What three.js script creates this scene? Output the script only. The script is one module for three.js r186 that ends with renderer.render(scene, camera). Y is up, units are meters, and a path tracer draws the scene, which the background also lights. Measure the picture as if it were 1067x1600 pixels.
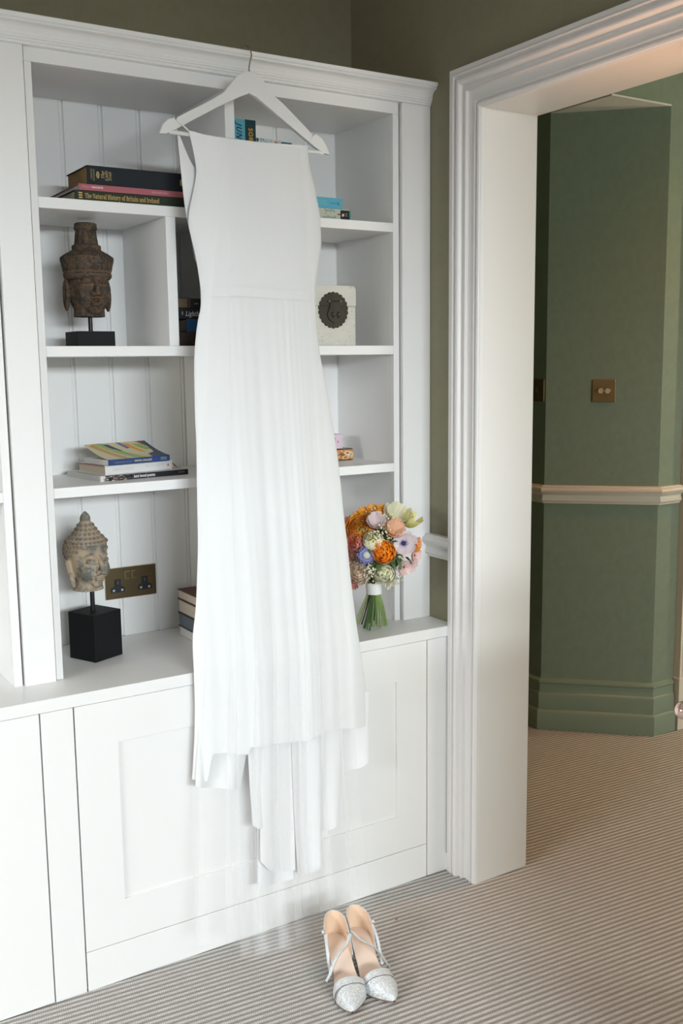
import * as THREE from 'three';
import { RoundedBoxGeometry } from 'three/addons/geometries/RoundedBoxGeometry.js';
import { RectAreaLightUniformsLib } from 'three/addons/lights/RectAreaLightUniformsLib.js';
import { mergeGeometries, mergeVertices, toCreasedNormals } from 'three/addons/utils/BufferGeometryUtils.js';
import { MarchingCubes } from 'three/addons/objects/MarchingCubes.js';

// ---------------------------------------------------------------- camera, sky, window light, exposure
const scene = new THREE.Scene();
const camera = new THREE.PerspectiveCamera(53.28, 1067 / 1600, 0.05, 60);
camera.rotation.order = 'YXZ';
camera.position.set(-1.26655, 1.46306, 2.32896);
camera.rotation.set(THREE.MathUtils.degToRad(-8.353), THREE.MathUtils.degToRad(-32.161), THREE.MathUtils.degToRad(-0.664));
scene.add(camera);
const renderer = new THREE.WebGLRenderer({ antialias: true });
renderer.toneMapping = THREE.LinearToneMapping;
renderer.toneMappingExposure = 1.0;
renderer.shadowMap.enabled = true;
RectAreaLightUniformsLib.init();
scene.background = new THREE.Color(0.80, 0.90, 1.0);

// daylight of the sky in the sash window of the room and in the hall window
function windowLight(name, w, h, x, y, z, tx, ty, tz, color, intensity) {
  const l = new THREE.RectAreaLight(color, intensity, w, h);
  l.name = name; l.position.set(x, y, z); scene.add(l); l.lookAt(tx, ty, tz); l.castShadow = true;
  return l;
}
const ROOM_WIN = { x0: -1.8, x1: 0.47, y0: 0.5, y1: 2.27, z: 4.9 };
const SIDE_WIN = { x: -3.6, z0: 0.5, z1: 2.1, y0: 0.7, y1: 2.1 };
const HALL_WIN = { x0: 1.75, x1: 2.75, y0: 0.6, y1: 2.0, z: 3.2 };
// (the sky outside stands beyond the opening, so the lintel cuts it off from the upper shelves)
windowLight('room_window_daylight', 5.4, 0.70, -0.4, 2.39, ROOM_WIN.z + 2.4, -0.4, 2.39, 0, new THREE.Color(0.875, 0.955, 1.0), 62);
windowLight('side_window_daylight', 4.0, 2.4, SIDE_WIN.x - 2.0, 3.2, (SIDE_WIN.z0 + SIDE_WIN.z1) / 2, 0, 3.2, (SIDE_WIN.z0 + SIDE_WIN.z1) / 2, new THREE.Color(0.97, 0.97, 0.97), 30);
windowLight('hall_window_daylight', HALL_WIN.x1 - HALL_WIN.x0, HALL_WIN.y1 - HALL_WIN.y0, (HALL_WIN.x0 + HALL_WIN.x1) / 2, (HALL_WIN.y0 + HALL_WIN.y1) / 2, HALL_WIN.z - 0.02,
  (HALL_WIN.x0 + HALL_WIN.x1) / 2, (HALL_WIN.y0 + HALL_WIN.y1) / 2, 0, new THREE.Color(1.0, 0.96, 0.80), 5.5);

// ---------------------------------------------------------------- helpers
const V3 = (x, y, z) => new THREE.Vector3(x, y, z);
function RNG(seed) { let a = seed >>> 0; return () => { a = (a + 0x6D2B79F5) | 0; let t = Math.imul(a ^ (a >>> 15), 1 | a); t = (t + Math.imul(t ^ (t >>> 7), 61 | t)) ^ t; return ((t ^ (t >>> 14)) >>> 0) / 4294967296; }; }
const lerp = (a, b, t) => a + (b - a) * t, clamp = (x, a = 0, b = 1) => Math.min(b, Math.max(a, x));
const sst = (a, b, x) => { const t = clamp((x - a) / (b - a)); return t * t * (3 - 2 * t); };
const mod = (a, n) => ((a % n) + n) % n;
// smooth value noise
function hash3(x, y, z) { let h = (Math.imul(x, 374761393) + Math.imul(y, 668265263) + Math.imul(z, 2147483647 ^ 0x5bd1e995)) | 0; h = Math.imul(h ^ (h >>> 13), 1274126177); h ^= h >>> 16; return (h >>> 0) / 4294967296; }
function noise3(x, y, z) {
  const xi = Math.floor(x), yi = Math.floor(y), zi = Math.floor(z); let fx = x - xi, fy = y - yi, fz = z - zi;
  fx = fx * fx * (3 - 2 * fx); fy = fy * fy * (3 - 2 * fy); fz = fz * fz * (3 - 2 * fz);
  const c = (a, b, d) => hash3(xi + a, yi + b, zi + d);
  return lerp(lerp(lerp(c(0, 0, 0), c(1, 0, 0), fx), lerp(c(0, 1, 0), c(1, 1, 0), fx), fy), lerp(lerp(c(0, 0, 1), c(1, 0, 1), fx), lerp(c(0, 1, 1), c(1, 1, 1), fx), fy), fz);
}
const fbm = (x, y, z) => 0.5 * noise3(x, y, z) + 0.3 * noise3(2.1 * x + 7, 2.1 * y, 2.1 * z) + 0.2 * noise3(4.3 * x, 4.3 * y + 3, 4.3 * z);
// piecewise linear / smooth interpolation through [[x, y], ...]
function pl(tab, x) { if (x <= tab[0][0]) return tab[0][1]; for (let i = 1; i < tab.length; i++) if (x <= tab[i][0]) { const t = (x - tab[i - 1][0]) / (tab[i][0] - tab[i - 1][0]); return lerp(tab[i - 1][1], tab[i][1], t); } return tab[tab.length - 1][1]; }
function cr(tab, x) {   // Catmull-Rom on uneven knots
  const n = tab.length; if (x <= tab[0][0]) return tab[0][1]; if (x >= tab[n - 1][0]) return tab[n - 1][1];
  let i = 1; while (x > tab[i][0]) i++;
  const p1 = tab[i - 1], p2 = tab[i], p0 = tab[Math.max(0, i - 2)], p3 = tab[Math.min(n - 1, i + 1)], h = p2[0] - p1[0], t = (x - p1[0]) / h;
  const m1 = i > 1 ? (p2[1] - p0[1]) / (p2[0] - p0[0]) * h : (p2[1] - p1[1]), m2 = i < n - 1 ? (p3[1] - p1[1]) / (p3[0] - p1[0]) * h : (p2[1] - p1[1]);
  const t2 = t * t, t3 = t2 * t; return (2 * t3 - 3 * t2 + 1) * p1[1] + (t3 - 2 * t2 + t) * m1 + (-2 * t3 + 3 * t2) * p2[1] + (t3 - t2) * m2;
}
const taken = {};
function numbered(n) { const k = taken[n] = (taken[n] ?? -1) + 1; return k ? n + '_' + String(k).padStart(3, '0') : n; }
function mesh(name, geo, mat, parent) {
  const m = new THREE.Mesh(geo, mat); m.name = parent ? name : numbered(name); m.castShadow = m.receiveShadow = true; (parent || scene).add(m); return m;
}
function tag(o, label, category, group) { o.userData.label = label; o.userData.category = category; if (group) o.userData.group = group; return o; }
function thing(name, label, category, group) { const g = new THREE.Group(); g.name = numbered(name); scene.add(g); return tag(g, label, category, group); }
function struct(o, label, category) { o.userData.kind = 'structure'; if (label) o.userData.label = label; if (category) o.userData.category = category; return o; }
function sgroup(name, label, category) { const g = new THREE.Group(); g.name = numbered(name); scene.add(g); return struct(g, label, category); }
// parts are modelled in room coordinates; this moves the group's origin to the thing's base
function settle(g) {
  g.updateMatrixWorld(true); const b = new THREE.Box3().setFromObject(g), c = b.getCenter(V3(0, 0, 0)); c.y = b.min.y;
  for (const k of g.children) k.position.sub(c); g.position.add(c); return g;
}
function mat(r, g, b, rough = 0.6, o = {}) { const { metal = 0, ...rest } = o; const P = Object.keys(rest).some(k => /clearcoat|sheen|transmission|ior|thickness|specular|attenuation|anisotropy/.test(k)) ? THREE.MeshPhysicalMaterial : THREE.MeshStandardMaterial; return new P({ color: new THREE.Color().setRGB(r, g, b), roughness: rough, metalness: metal, ...rest }); }
const hexMat = (hex, rough = 0.6, o = {}) => { const c = new THREE.Color(hex); return mat(c.r, c.g, c.b, rough, o); };
const rb = (x0, x1, y0, y1, z0, z1, r = 0.0015, s = 1) => { const w = x1 - x0, h = y1 - y0, d = z1 - z0; const g = r > 0 ? new RoundedBoxGeometry(w, h, d, s, Math.min(r, w / 2.1, h / 2.1, d / 2.1)) : new THREE.BoxGeometry(w, h, d); return g.translate((x0 + x1) / 2, (y0 + y1) / 2, (z0 + z1) / 2); };
function dataTex(w, h, fn, srgb = true) {
  const d = new Uint8Array(w * h * 4); for (let y = 0; y < h; y++) for (let x = 0; x < w; x++) { const c = fn(x / w, y / h, x, y), i = (y * w + x) * 4; d[i] = c[0]; d[i + 1] = c[1]; d[i + 2] = c[2]; d[i + 3] = c[3] ?? 255; }
  const t = new THREE.DataTexture(d, w, h); t.magFilter = THREE.LinearFilter; t.minFilter = THREE.LinearMipmapLinearFilter; t.generateMipmaps = true; t.wrapS = t.wrapT = THREE.RepeatWrapping; if (srgb) t.colorSpace = THREE.SRGBColorSpace; t.needsUpdate = true; return t;
}
function canvasTex(w, h, draw) { const c = document.createElement('canvas'); c.width = w; c.height = h; draw(c.getContext('2d'), w, h); const t = new THREE.CanvasTexture(c); t.colorSpace = THREE.SRGBColorSpace; t.magFilter = THREE.LinearFilter; return t; }
// grid surface f(u, v) -> Vector3, with uv = (u, v)
function surf(nu, nv, f, closeU = false) {
  const pos = [], uv = [], idx = [];
  for (let j = 0; j <= nv; j++) for (let i = 0; i <= nu; i++) { const p = f(i / nu, j / nv); pos.push(p.x, p.y, p.z); uv.push(i / nu, j / nv); }
  for (let j = 0; j < nv; j++) for (let i = 0; i < nu; i++) { const a = j * (nu + 1) + i, b = a + 1, c = a + nu + 1, d = c + 1; idx.push(a, b, d, a, d, c); }
  const g = new THREE.BufferGeometry(); g.setAttribute('position', new THREE.Float32BufferAttribute(pos, 3)); g.setAttribute('uv', new THREE.Float32BufferAttribute(uv, 2)); g.setIndex(idx); g.computeVertexNormals();
  if (closeU) { const n = g.attributes.normal; for (let j = 0; j <= nv; j++) { const a = j * (nu + 1), b = a + nu, s = V3(n.getX(a) + n.getX(b), n.getY(a) + n.getY(b), n.getZ(a) + n.getZ(b)).normalize(); n.setXYZ(a, s.x, s.y, s.z); n.setXYZ(b, s.x, s.y, s.z); } }
  return g;
}
// extrude a closed profile polygon [[a, b], ...] along a straight axis; place(a, b, t) -> Vector3
function prism(profile, place, t0, t1) {
  const n = profile.length, pos = [], idx = [];
  for (const t of [t0, t1]) for (const [a, b] of profile) { const p = place(a, b, t); pos.push(p.x, p.y, p.z); }
  for (let i = 0; i < n; i++) { const j = (i + 1) % n; idx.push(i, j, n + j, i, n + j, n + i); }
  const tri = THREE.ShapeUtils.triangulateShape(profile.map(p => new THREE.Vector2(p[0], p[1])), []);
  for (const [a, b, c] of tri) idx.push(a, c, b, n + a, n + b, n + c);
  let g = new THREE.BufferGeometry(); g.setAttribute('position', new THREE.Float32BufferAttribute(pos, 3)); g.setIndex(idx);
  g = toCreasedNormals(g.toNonIndexed(), 0.5); const c = g.attributes.position.count; g.setAttribute('uv', new THREE.Float32BufferAttribute(new Float32Array(c * 2), 2)); return g;
}
function tube(pts, r, seg = 24, rad = 8, closed = false) { return new THREE.TubeGeometry(new THREE.CatmullRomCurve3(pts, closed), seg, r, rad, closed); }
const lathe = (pts, seg = 32) => new THREE.LatheGeometry(pts.map(p => new THREE.Vector2(p[0], p[1])), seg);
const clean = g => { g = g.index ? g.toNonIndexed() : g; for (const k of Object.keys(g.attributes)) if (!/^(position|normal|uv|color)$/.test(k)) g.deleteAttribute(k); if (!g.attributes.uv) g.setAttribute('uv', new THREE.Float32BufferAttribute(new Float32Array(g.attributes.position.count * 2), 2)); return g; };
const merge = list => mergeGeometries(list.map(clean));
// give both sides of a sheet a real thickness
function thicken(g, t) {
  g = g.index ? g : mergeVertices(g); const p = g.attributes.position, n = g.attributes.normal, N = p.count, pos = [], nor = [], uv = [], idx = [];
  for (const s of [1, -1]) for (let i = 0; i < N; i++) { pos.push(p.getX(i) + n.getX(i) * s * t / 2, p.getY(i) + n.getY(i) * s * t / 2, p.getZ(i) + n.getZ(i) * s * t / 2); nor.push(n.getX(i) * s, n.getY(i) * s, n.getZ(i) * s); uv.push(g.attributes.uv ? g.attributes.uv.getX(i) : 0, g.attributes.uv ? g.attributes.uv.getY(i) : 0); }
  const ix = g.index.array, edge = new Map();
  for (let k = 0; k < ix.length; k += 3) { const a = ix[k], b = ix[k + 1], c = ix[k + 2]; idx.push(a, b, c, N + a, N + c, N + b); for (const [x, y] of [[a, b], [b, c], [c, a]]) { const r = y + '_' + x; if (edge.has(r)) edge.delete(r); else edge.set(x + '_' + y, [x, y]); } }
  for (const [x, y] of edge.values()) idx.push(x, N + x, N + y, x, N + y, y);
  const o = new THREE.BufferGeometry(); o.setAttribute('position', new THREE.Float32BufferAttribute(pos, 3)); o.setAttribute('normal', new THREE.Float32BufferAttribute(nor, 3)); o.setAttribute('uv', new THREE.Float32BufferAttribute(uv, 2)); o.setIndex(idx); return o;
}
// ---------------------------------------------------------------- materials of the room
const paintBump = dataTex(256, 256, (u, v, x, y) => { const n = 128 + 60 * (fbm(x / 5, y / 26, 3) - 0.5) + 40 * (hash3(x, y, 9) - 0.5); return [n, n, n]; }, false);
const WHITE = mat(0.86, 0.855, 0.84, 0.4), WHITE2 = mat(0.85, 0.845, 0.83, 0.45), CREAM = mat(0.74, 0.69, 0.62, 0.45);
const CASING = mat(0.78, 0.765, 0.745, 0.4), GAP = mat(0.25, 0.22, 0.21, 0.9);
const wallTone = dataTex(256, 256, (u, v, x, y) => { const n = 236 + 14 * (fbm(x / 16, y / 16, 1) - 0.5) + 8 * (hash3(x, y, 4) - 0.5); return [n, n, n]; });
const wallBump = dataTex(256, 256, (u, v, x, y) => { const n = 128 + 90 * (fbm(x / 4, y / 4, 2) - 0.5); return [n, n, n]; }, false);
for (const t of [wallTone, wallBump]) t.repeat.set(3, 3);
const OLIVE = mat(0.30, 0.28, 0.185, 0.75, { map: wallTone, bumpMap: wallBump, bumpScale: 0.0003 });
const SAGE = mat(0.265, 0.345, 0.27, 0.7, { map: wallTone, bumpMap: wallBump, bumpScale: 0.0003 });
const SAGE_GLOSS = mat(0.235, 0.31, 0.245, 0.4);
const PALE = mat(0.80, 0.76, 0.71, 0.8);
const CEIL = mat(0.78, 0.77, 0.74, 0.8);

// ---------------------------------------------------------------- ribbed carpet (real ribs, yarn colour from the map)
const RIB = 0.0165, RIB_TURN = 0.075;      // metres between ribs; the ribs run a few degrees off the bookcase
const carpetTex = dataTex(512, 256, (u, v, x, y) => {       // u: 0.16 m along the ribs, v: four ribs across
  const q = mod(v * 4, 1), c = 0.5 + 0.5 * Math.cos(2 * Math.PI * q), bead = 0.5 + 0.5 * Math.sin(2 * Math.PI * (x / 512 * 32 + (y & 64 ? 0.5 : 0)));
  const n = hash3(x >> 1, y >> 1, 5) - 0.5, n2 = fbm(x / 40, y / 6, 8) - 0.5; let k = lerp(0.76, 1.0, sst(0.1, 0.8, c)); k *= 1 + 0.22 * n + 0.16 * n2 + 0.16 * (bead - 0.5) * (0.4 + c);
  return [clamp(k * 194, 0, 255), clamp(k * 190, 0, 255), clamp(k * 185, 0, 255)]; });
const carpetBump = dataTex(512, 256, (u, v, x, y) => { const bead = 0.5 + 0.5 * Math.sin(2 * Math.PI * (x / 512 * 32 + (y & 64 ? 0.5 : 0))); const k = 90 + 70 * bead + 80 * (hash3(x >> 1, y >> 1, 6) - 0.5); return [k, k, k]; }, false);
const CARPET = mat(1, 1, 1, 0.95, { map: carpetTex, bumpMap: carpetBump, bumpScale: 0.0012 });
{
  const co = Math.cos(RIB_TURN), si = Math.sin(RIB_TURN), pos = [], uv = [], nor = [], idx = [];
  const half = 5.2, per = 6, rows = Math.round(2 * half / RIB) * per, cols = 12, amp = 0.0011;
  for (let j = 0; j <= rows; j++) for (let i = 0; i <= cols; i++) {
    const b = -half + j * RIB / per, a = -half + 2 * half * i / cols, ph = 2 * Math.PI * j / per, y = amp * (Math.cos(ph) - 1);
    pos.push(0.2 + a * co - b * si, y, 0.6 + a * si + b * co); uv.push(a / 0.16, j / per / 4);
    const s = amp * Math.sin(ph) * 2 * Math.PI / RIB, l = Math.hypot(1, s); nor.push(-s * si / l, 1 / l, s * co / l);
  }
  for (let j = 0; j < rows; j++) for (let i = 0; i < cols; i++) { const a = j * (cols + 1) + i, b = a + 1, c = a + cols + 1, d = c + 1; idx.push(a, c, d, a, d, b); }
  const g = new THREE.BufferGeometry(); g.setAttribute('position', new THREE.Float32BufferAttribute(pos, 3)); g.setAttribute('uv', new THREE.Float32BufferAttribute(uv, 2)); g.setAttribute('normal', new THREE.Float32BufferAttribute(nor, 3)); g.setIndex(idx);
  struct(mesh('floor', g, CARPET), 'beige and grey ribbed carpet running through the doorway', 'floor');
}
// ---------------------------------------------------------------- shell of the room and the hall
const W = 0.4918, XH = 0.669, ZJ = 0.2397, ZN = 1.03, YH = 2.0959, TOP = 3.4, ZB = -0.383;
const wallUV = (g, f) => { const p = g.attributes.position, u = g.attributes.uv; for (let i = 0; i < p.count; i++) { const [a, b] = f(p.getX(i), p.getY(i), p.getZ(i)); u.setXY(i, a, b); } return g; };
const uvW = g => wallUV(g, (x, y, z) => [x + z, y]);
const plain = (...a) => uvW(rb(...a, 0));
struct(mesh('wall_back', plain(-3.6, W + 0.02, -0.02, TOP, ZB - 0.12, ZB), OLIVE), 'olive green painted wall above the bookcase', 'wall');
struct(mesh('wall_right', merge([plain(W, XH, -0.02, TOP, ZB - 0.12, ZJ - 0.022), plain(W, XH, YH + 0.022, TOP, ZJ - 0.022, ZN + 0.022), plain(W, XH, -0.02, TOP, ZN + 0.022, 5.05)]), OLIVE), 'olive green painted wall with the white cased doorway', 'wall');
{ const R = SIDE_WIN; struct(mesh('wall_left', merge([plain(-3.72, -3.6, -0.02, TOP, ZB - 0.12, R.z0), plain(-3.72, -3.6, -0.02, TOP, R.z1, 5.05), plain(-3.72, -3.6, -0.02, R.y0, R.z0, R.z1), plain(-3.72, -3.6, R.y1, TOP, R.z0, R.z1)]), PALE), 'off white side wall of the room', 'wall'); }
{ const R = ROOM_WIN; struct(mesh('wall_front', merge([plain(-3.6, R.x0, -0.02, TOP, R.z, R.z + 0.15), plain(R.x1, W, -0.02, TOP, R.z, R.z + 0.15), plain(R.x0, R.x1, -0.02, R.y0, R.z, R.z + 0.15), plain(R.x0, R.x1, R.y1, TOP, R.z, R.z + 0.15)]), PALE), 'off white wall around the sash window', 'wall'); }
struct(mesh('ceiling', merge([plain(-3.72, XH, TOP, TOP + 0.1, -0.6, 5.05), plain(XH, 3.5, TOP, TOP + 0.1, -3.2, 3.4), plain(XH - 0.12, XH, TOP, TOP + 0.1, -3.2, -0.6)]), CEIL), 'flat off white painted ceiling', 'ceiling');
function windowUnit(R, nx) {
  const g = sgroup('window_1', 'white framed window letting daylight in', 'window'), z = R.z + 0.07, f = 0.05;
  const bars = [rb(R.x0, R.x0 + f, R.y0, R.y1, z, z + 0.05, 0), rb(R.x1 - f, R.x1, R.y0, R.y1, z, z + 0.05, 0), rb(R.x0 + f, R.x1 - f, R.y0, R.y0 + f, z, z + 0.05, 0), rb(R.x0 + f, R.x1 - f, R.y1 - f, R.y1, z, z + 0.05, 0)];
  mesh('window_frame', merge(bars), WHITE, g);
  const w = (R.x1 - R.x0 - 2 * f) / nx;
  for (let i = 0; i < nx; i++) {
    const a = R.x0 + f + i * w; mesh('pane', rb(a, a + w, R.y0 + f, R.y1 - f, z + 0.022, z + 0.026, 0), mat(1, 1, 1, 0.0, { transmission: 1, thickness: 0, ior: 1.45 }), g);
    if (i) mesh('glazing_bar', rb(a - 0.012, a + 0.012, R.y0 + f, R.y1 - f, z + 0.005, z + 0.045, 0), WHITE, g);
  }
  return g;
}
windowUnit(ROOM_WIN, 3); { const g = windowUnit({ x0: SIDE_WIN.z0, x1: SIDE_WIN.z1, y0: SIDE_WIN.y0, y1: SIDE_WIN.y1, z: 3.58 }, 2); g.rotation.y = -Math.PI / 2; g.userData.label = 'white framed window in the side wall'; g.name = 'window_3'; } { const g = windowUnit(HALL_WIN, 2); g.userData.label = 'smaller white framed window at the end of the hall'; g.name = 'window_2'; }

// doorway lining and moulded casing
{
  const g = sgroup('trim_1', 'white painted door lining of the open doorway', 'door lining');
  mesh('jamb', rb(W + 0.0002, XH, 0, YH + 0.02, ZJ - 0.02, ZJ, 0.0012), CASING, g);
  mesh('jamb', rb(W + 0.0002, XH, 0, YH + 0.02, ZN, ZN + 0.02, 0.0012), CASING, g);
  mesh('head_lining', rb(W + 0.0002, XH, YH, YH + 0.02, ZJ, ZN, 0.0012), CASING, g);
}
const casingProfile = [[0, 0], [0, 0.030], [0.011, 0.030], [0.013, 0.0325], [0.016, 0.0335], [0.019, 0.0325], [0.0205, 0.0265], [0.023, 0.0265]];
for (let i = 0; i <= 8; i++) { const a = Math.PI * (i / 8); casingProfile.push([0.033 - 0.009 * Math.cos(a), 0.0265 + 0.0065 * Math.sin(a)]); }
casingProfile.push([0.0435, 0.021], [0.0455, 0.021], [0.047, 0.0225], [0.055, 0.0225], [0.0565, 0.025], [0.060, 0.025], [0.0615, 0.015], [0.084, 0.0145], [0.0855, 0.0185], [0.089, 0.0185], [0.0905, 0.0125], [0.0925, 0.0125]);
for (let i = 0; i <= 6; i++) { const a = Math.PI * (i / 6); casingProfile.push([0.0995 - 0.0065 * Math.cos(a), 0.0135 + 0.005 * Math.sin(a)]); }
casingProfile.push([0.1075, 0.0135], [0.1085, 0.0125], [0.1085, 0]);
const CW = 0.1085;
function casing(parent, xWall, dir, z0, z1, yTop, m) {       // dir -1: stands out towards -x
  const leg = (zi, s) => prism(casingProfile, (a, b, t) => V3(xWall + dir * b, t ? yTop + (CW - a) : 0, zi - s * (CW - a)), 0, 1);
  mesh('casing_leg', leg(z0, 1), m, parent); mesh('casing_leg', leg(z1, -1), m, parent);
  mesh('casing_head', prism(casingProfile, (a, b, t) => V3(xWall + dir * b, yTop + (CW - a), t ? z1 + (CW - a) : z0 - (CW - a)), 0, 1), m, parent);
}
casing(sgroup('trim_2', 'white moulded casing around the doorway', 'door casing'), W, -1, ZJ, ZN, YH, CASING);
// chair rail on the olive wall between bookcase and casing
const railProfile = [[0, 0], [0, 0.010], [0.006, 0.012], [0.010, 0.018], [0.016, 0.019], [0.024, 0.015], [0.030, 0.014], [0.036, 0.020], [0.042, 0.027], [0.050, 0.030], [0.057, 0.027], [0.061, 0.020], [0.065, 0.019], [0.065, 0]];
struct(mesh('trim_3', prism(railProfile, (a, b, t) => V3(W - b, 0.909 + a, t), 0.012, ZJ - CW), CASING), 'short white chair rail on the olive wall', 'chair rail');

// the hall: chamfered sage pier under a flat soffit, skirting, rail, second doorway
const hA = [1.499, -0.586], hB = [1.803, -0.288];      // foot of the 45 degree face
{
  const quad = (name, x0, z0, x1, z1, y0, y1, m, label) => {      // solid wall slab behind the line (x0,z0)-(x1,z1)
    const dx = x1 - x0, dz = z1 - z0, l = Math.hypot(dx, dz), nx = dz / l * 0.08, nz = -dx / l * 0.08;
    const pr = [[x0, z0], [x1, z1], [x1 + nx, z1 + nz], [x0 + nx, z0 + nz]];
    return struct(mesh(name, uvW(prism(pr, (a, b, t) => V3(a, t, b), y0, y1)), m), label, 'wall');
  };
  quad('wall_hall', hA[0], -3.0, hA[0], hA[1], -0.02, 2.368, SAGE, 'sage green hall wall beside the chamfered corner');
  quad('wall_hall', hA[0], hA[1], hB[0], hB[1], -0.02, 2.368, SAGE, 'sage green angled hall wall carrying the brass dimmer switch');
  quad('wall_hall', hB[0], hB[1], 3.4, hB[1], -0.02, 2.368, SAGE, 'sage green hall wall next to the cream casing');
  struct(mesh('wall_hall', uvW(rb(hA[0], 3.4, 2.368, TOP, -3.0, hB[1], 0)), SAGE), 'sage green wall above the hall soffit', 'wall');
  struct(mesh('trim_4', prism([[hA[0] - 0.001, hA[1]], [hB[0], hB[1] + 0.001], [hA[0] - 0.001, hB[1] + 0.001]], (a, b, t) => V3(a, t, b), 2.362, 2.3679), CEIL), 'small triangular off white soffit over the angled hall wall', 'soffit');
  struct(mesh('wall_hall', plain(XH, hA[0], -0.02, TOP, -3.12, -3.0), SAGE), 'sage green wall at the end of the passage', 'wall');
  struct(mesh('wall_hall', plain(XH - 0.12, XH, -0.02, TOP, -3.0, ZB - 0.12), SAGE), 'sage green passage wall behind the bookcase room', 'wall');
  const H = HALL_WIN;
  struct(mesh('wall_hall', merge([plain(XH, H.x0, -0.02, TOP, H.z, H.z + 0.15), plain(H.x1, 3.4, -0.02, TOP, H.z, H.z + 0.15), plain(H.x0, H.x1, -0.02, H.y0, H.z, H.z + 0.15), plain(H.x0, H.x1, H.y1, TOP, H.z, H.z + 0.15)]), SAGE), 'sage green hall wall around the small window', 'wall');
    struct(mesh('wall_hall', plain(3.4, 3.5, -0.02, TOP, -3.0, 3.35), SAGE), 'sage green long wall on the far side of the hall', 'wall');
  // mouldings follow the three faces with mitred corners
  const path = [[hA[0], -2.9], hA, hB, [1.915, hB[1]]];
  const offs = d => {           // path moved out of the wall by d
    const nrm = path.slice(0, -1).map((p, i) => { const q = path[i + 1], dx = q[0] - p[0], dz = q[1] - p[1], l = Math.hypot(dx, dz); return [-dz / l, dx / l]; });
    return path.map((p, i) => { const a = nrm[Math.max(0, i - 1)], b = nrm[Math.min(nrm.length - 1, i)], sx = a[0] + b[0], sz = a[1] + b[1], k = 2 / (sx * sx + sz * sz) * d; return [p[0] + sx * k, p[1] + sz * k]; });
  };
  const sweep = (profile, y0) => {
    const rows = profile.map(([a, b]) => offs(b).map(p => V3(p[0], y0 + a, p[1]))), pos = [], idx = []; let n = 0;
    for (let i = 0; i < rows.length - 1; i++) for (let j = 0; j < path.length - 1; j++) { for (const p of [rows[i][j], rows[i][j + 1], rows[i + 1][j], rows[i + 1][j + 1]]) pos.push(p.x, p.y, p.z); idx.push(n, n + 1, n + 3, n, n + 3, n + 2); n += 4; }
    // end caps
    for (const j of [0, path.length - 1]) { const tri = THREE.ShapeUtils.triangulateShape(profile.map(p => new THREE.Vector2(p[1], p[0])), []); for (const p of profile.map((_, i) => rows[i][j])) pos.push(p.x, p.y, p.z); for (const [a, b, c] of tri) idx.push(n + a, n + b, n + c); n += profile.length; }
    let g = new THREE.BufferGeometry(); g.setAttribute('position', new THREE.Float32BufferAttribute(pos, 3)); g.setIndex(idx); g = toCreasedNormals(g.toNonIndexed(), 0.6); g.setAttribute('uv', new THREE.Float32BufferAttribute(new Float32Array(g.attributes.position.count * 2), 2)); return g;
  };
  struct(mesh('trim_5', sweep(railProfile.map(([a, b]) => [a * 1.08, b]), 0.912), CREAM), 'cream moulded chair rail wrapped around the sage hall corner', 'chair rail');
  struct(mesh('baseboard_hall', sweep([[0, 0], [0, 0.028], [0.074, 0.028], [0.080, 0.025], [0.084, 0.018], [0.145, 0.018], [0.150, 0.016], [0.154, 0.011], [0.186, 0.0105], [0.192, 0.015], [0.199, 0.014], [0.204, 0.006], [0.208, 0.004], [0.208, 0]], 0), SAGE_GLOSS), 'tall sage green stepped skirting board in the hall', 'skirting board');
  // casing of a further doorway in the hall
  const g = sgroup('trim_6', 'cream door casing at the edge of the sage hall wall', 'door casing');
  mesh('plinth_block', rb(1.920, 2.05, 0, 0.212, hB[1], hB[1] + 0.036, 0.002), CREAM, g);
  mesh('casing_leg', prism(casingProfile, (a, b, t) => V3(1.928 + a, t, hB[1] + b), 0.212, 2.2), CREAM, g);
  mesh('casing_head', prism(casingProfile, (a, b, t) => V3(t, 2.2 + (CW - a), hB[1] + b), 1.928, 2.9), CREAM, g);
  struct(mesh('door_1', rb(1.928 + CW, 2.79, 0.005, 2.2, hB[1] + 0.001, hB[1] + 0.03, 0.002), CREAM), 'cream painted door in the hall', 'door');
}
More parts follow.
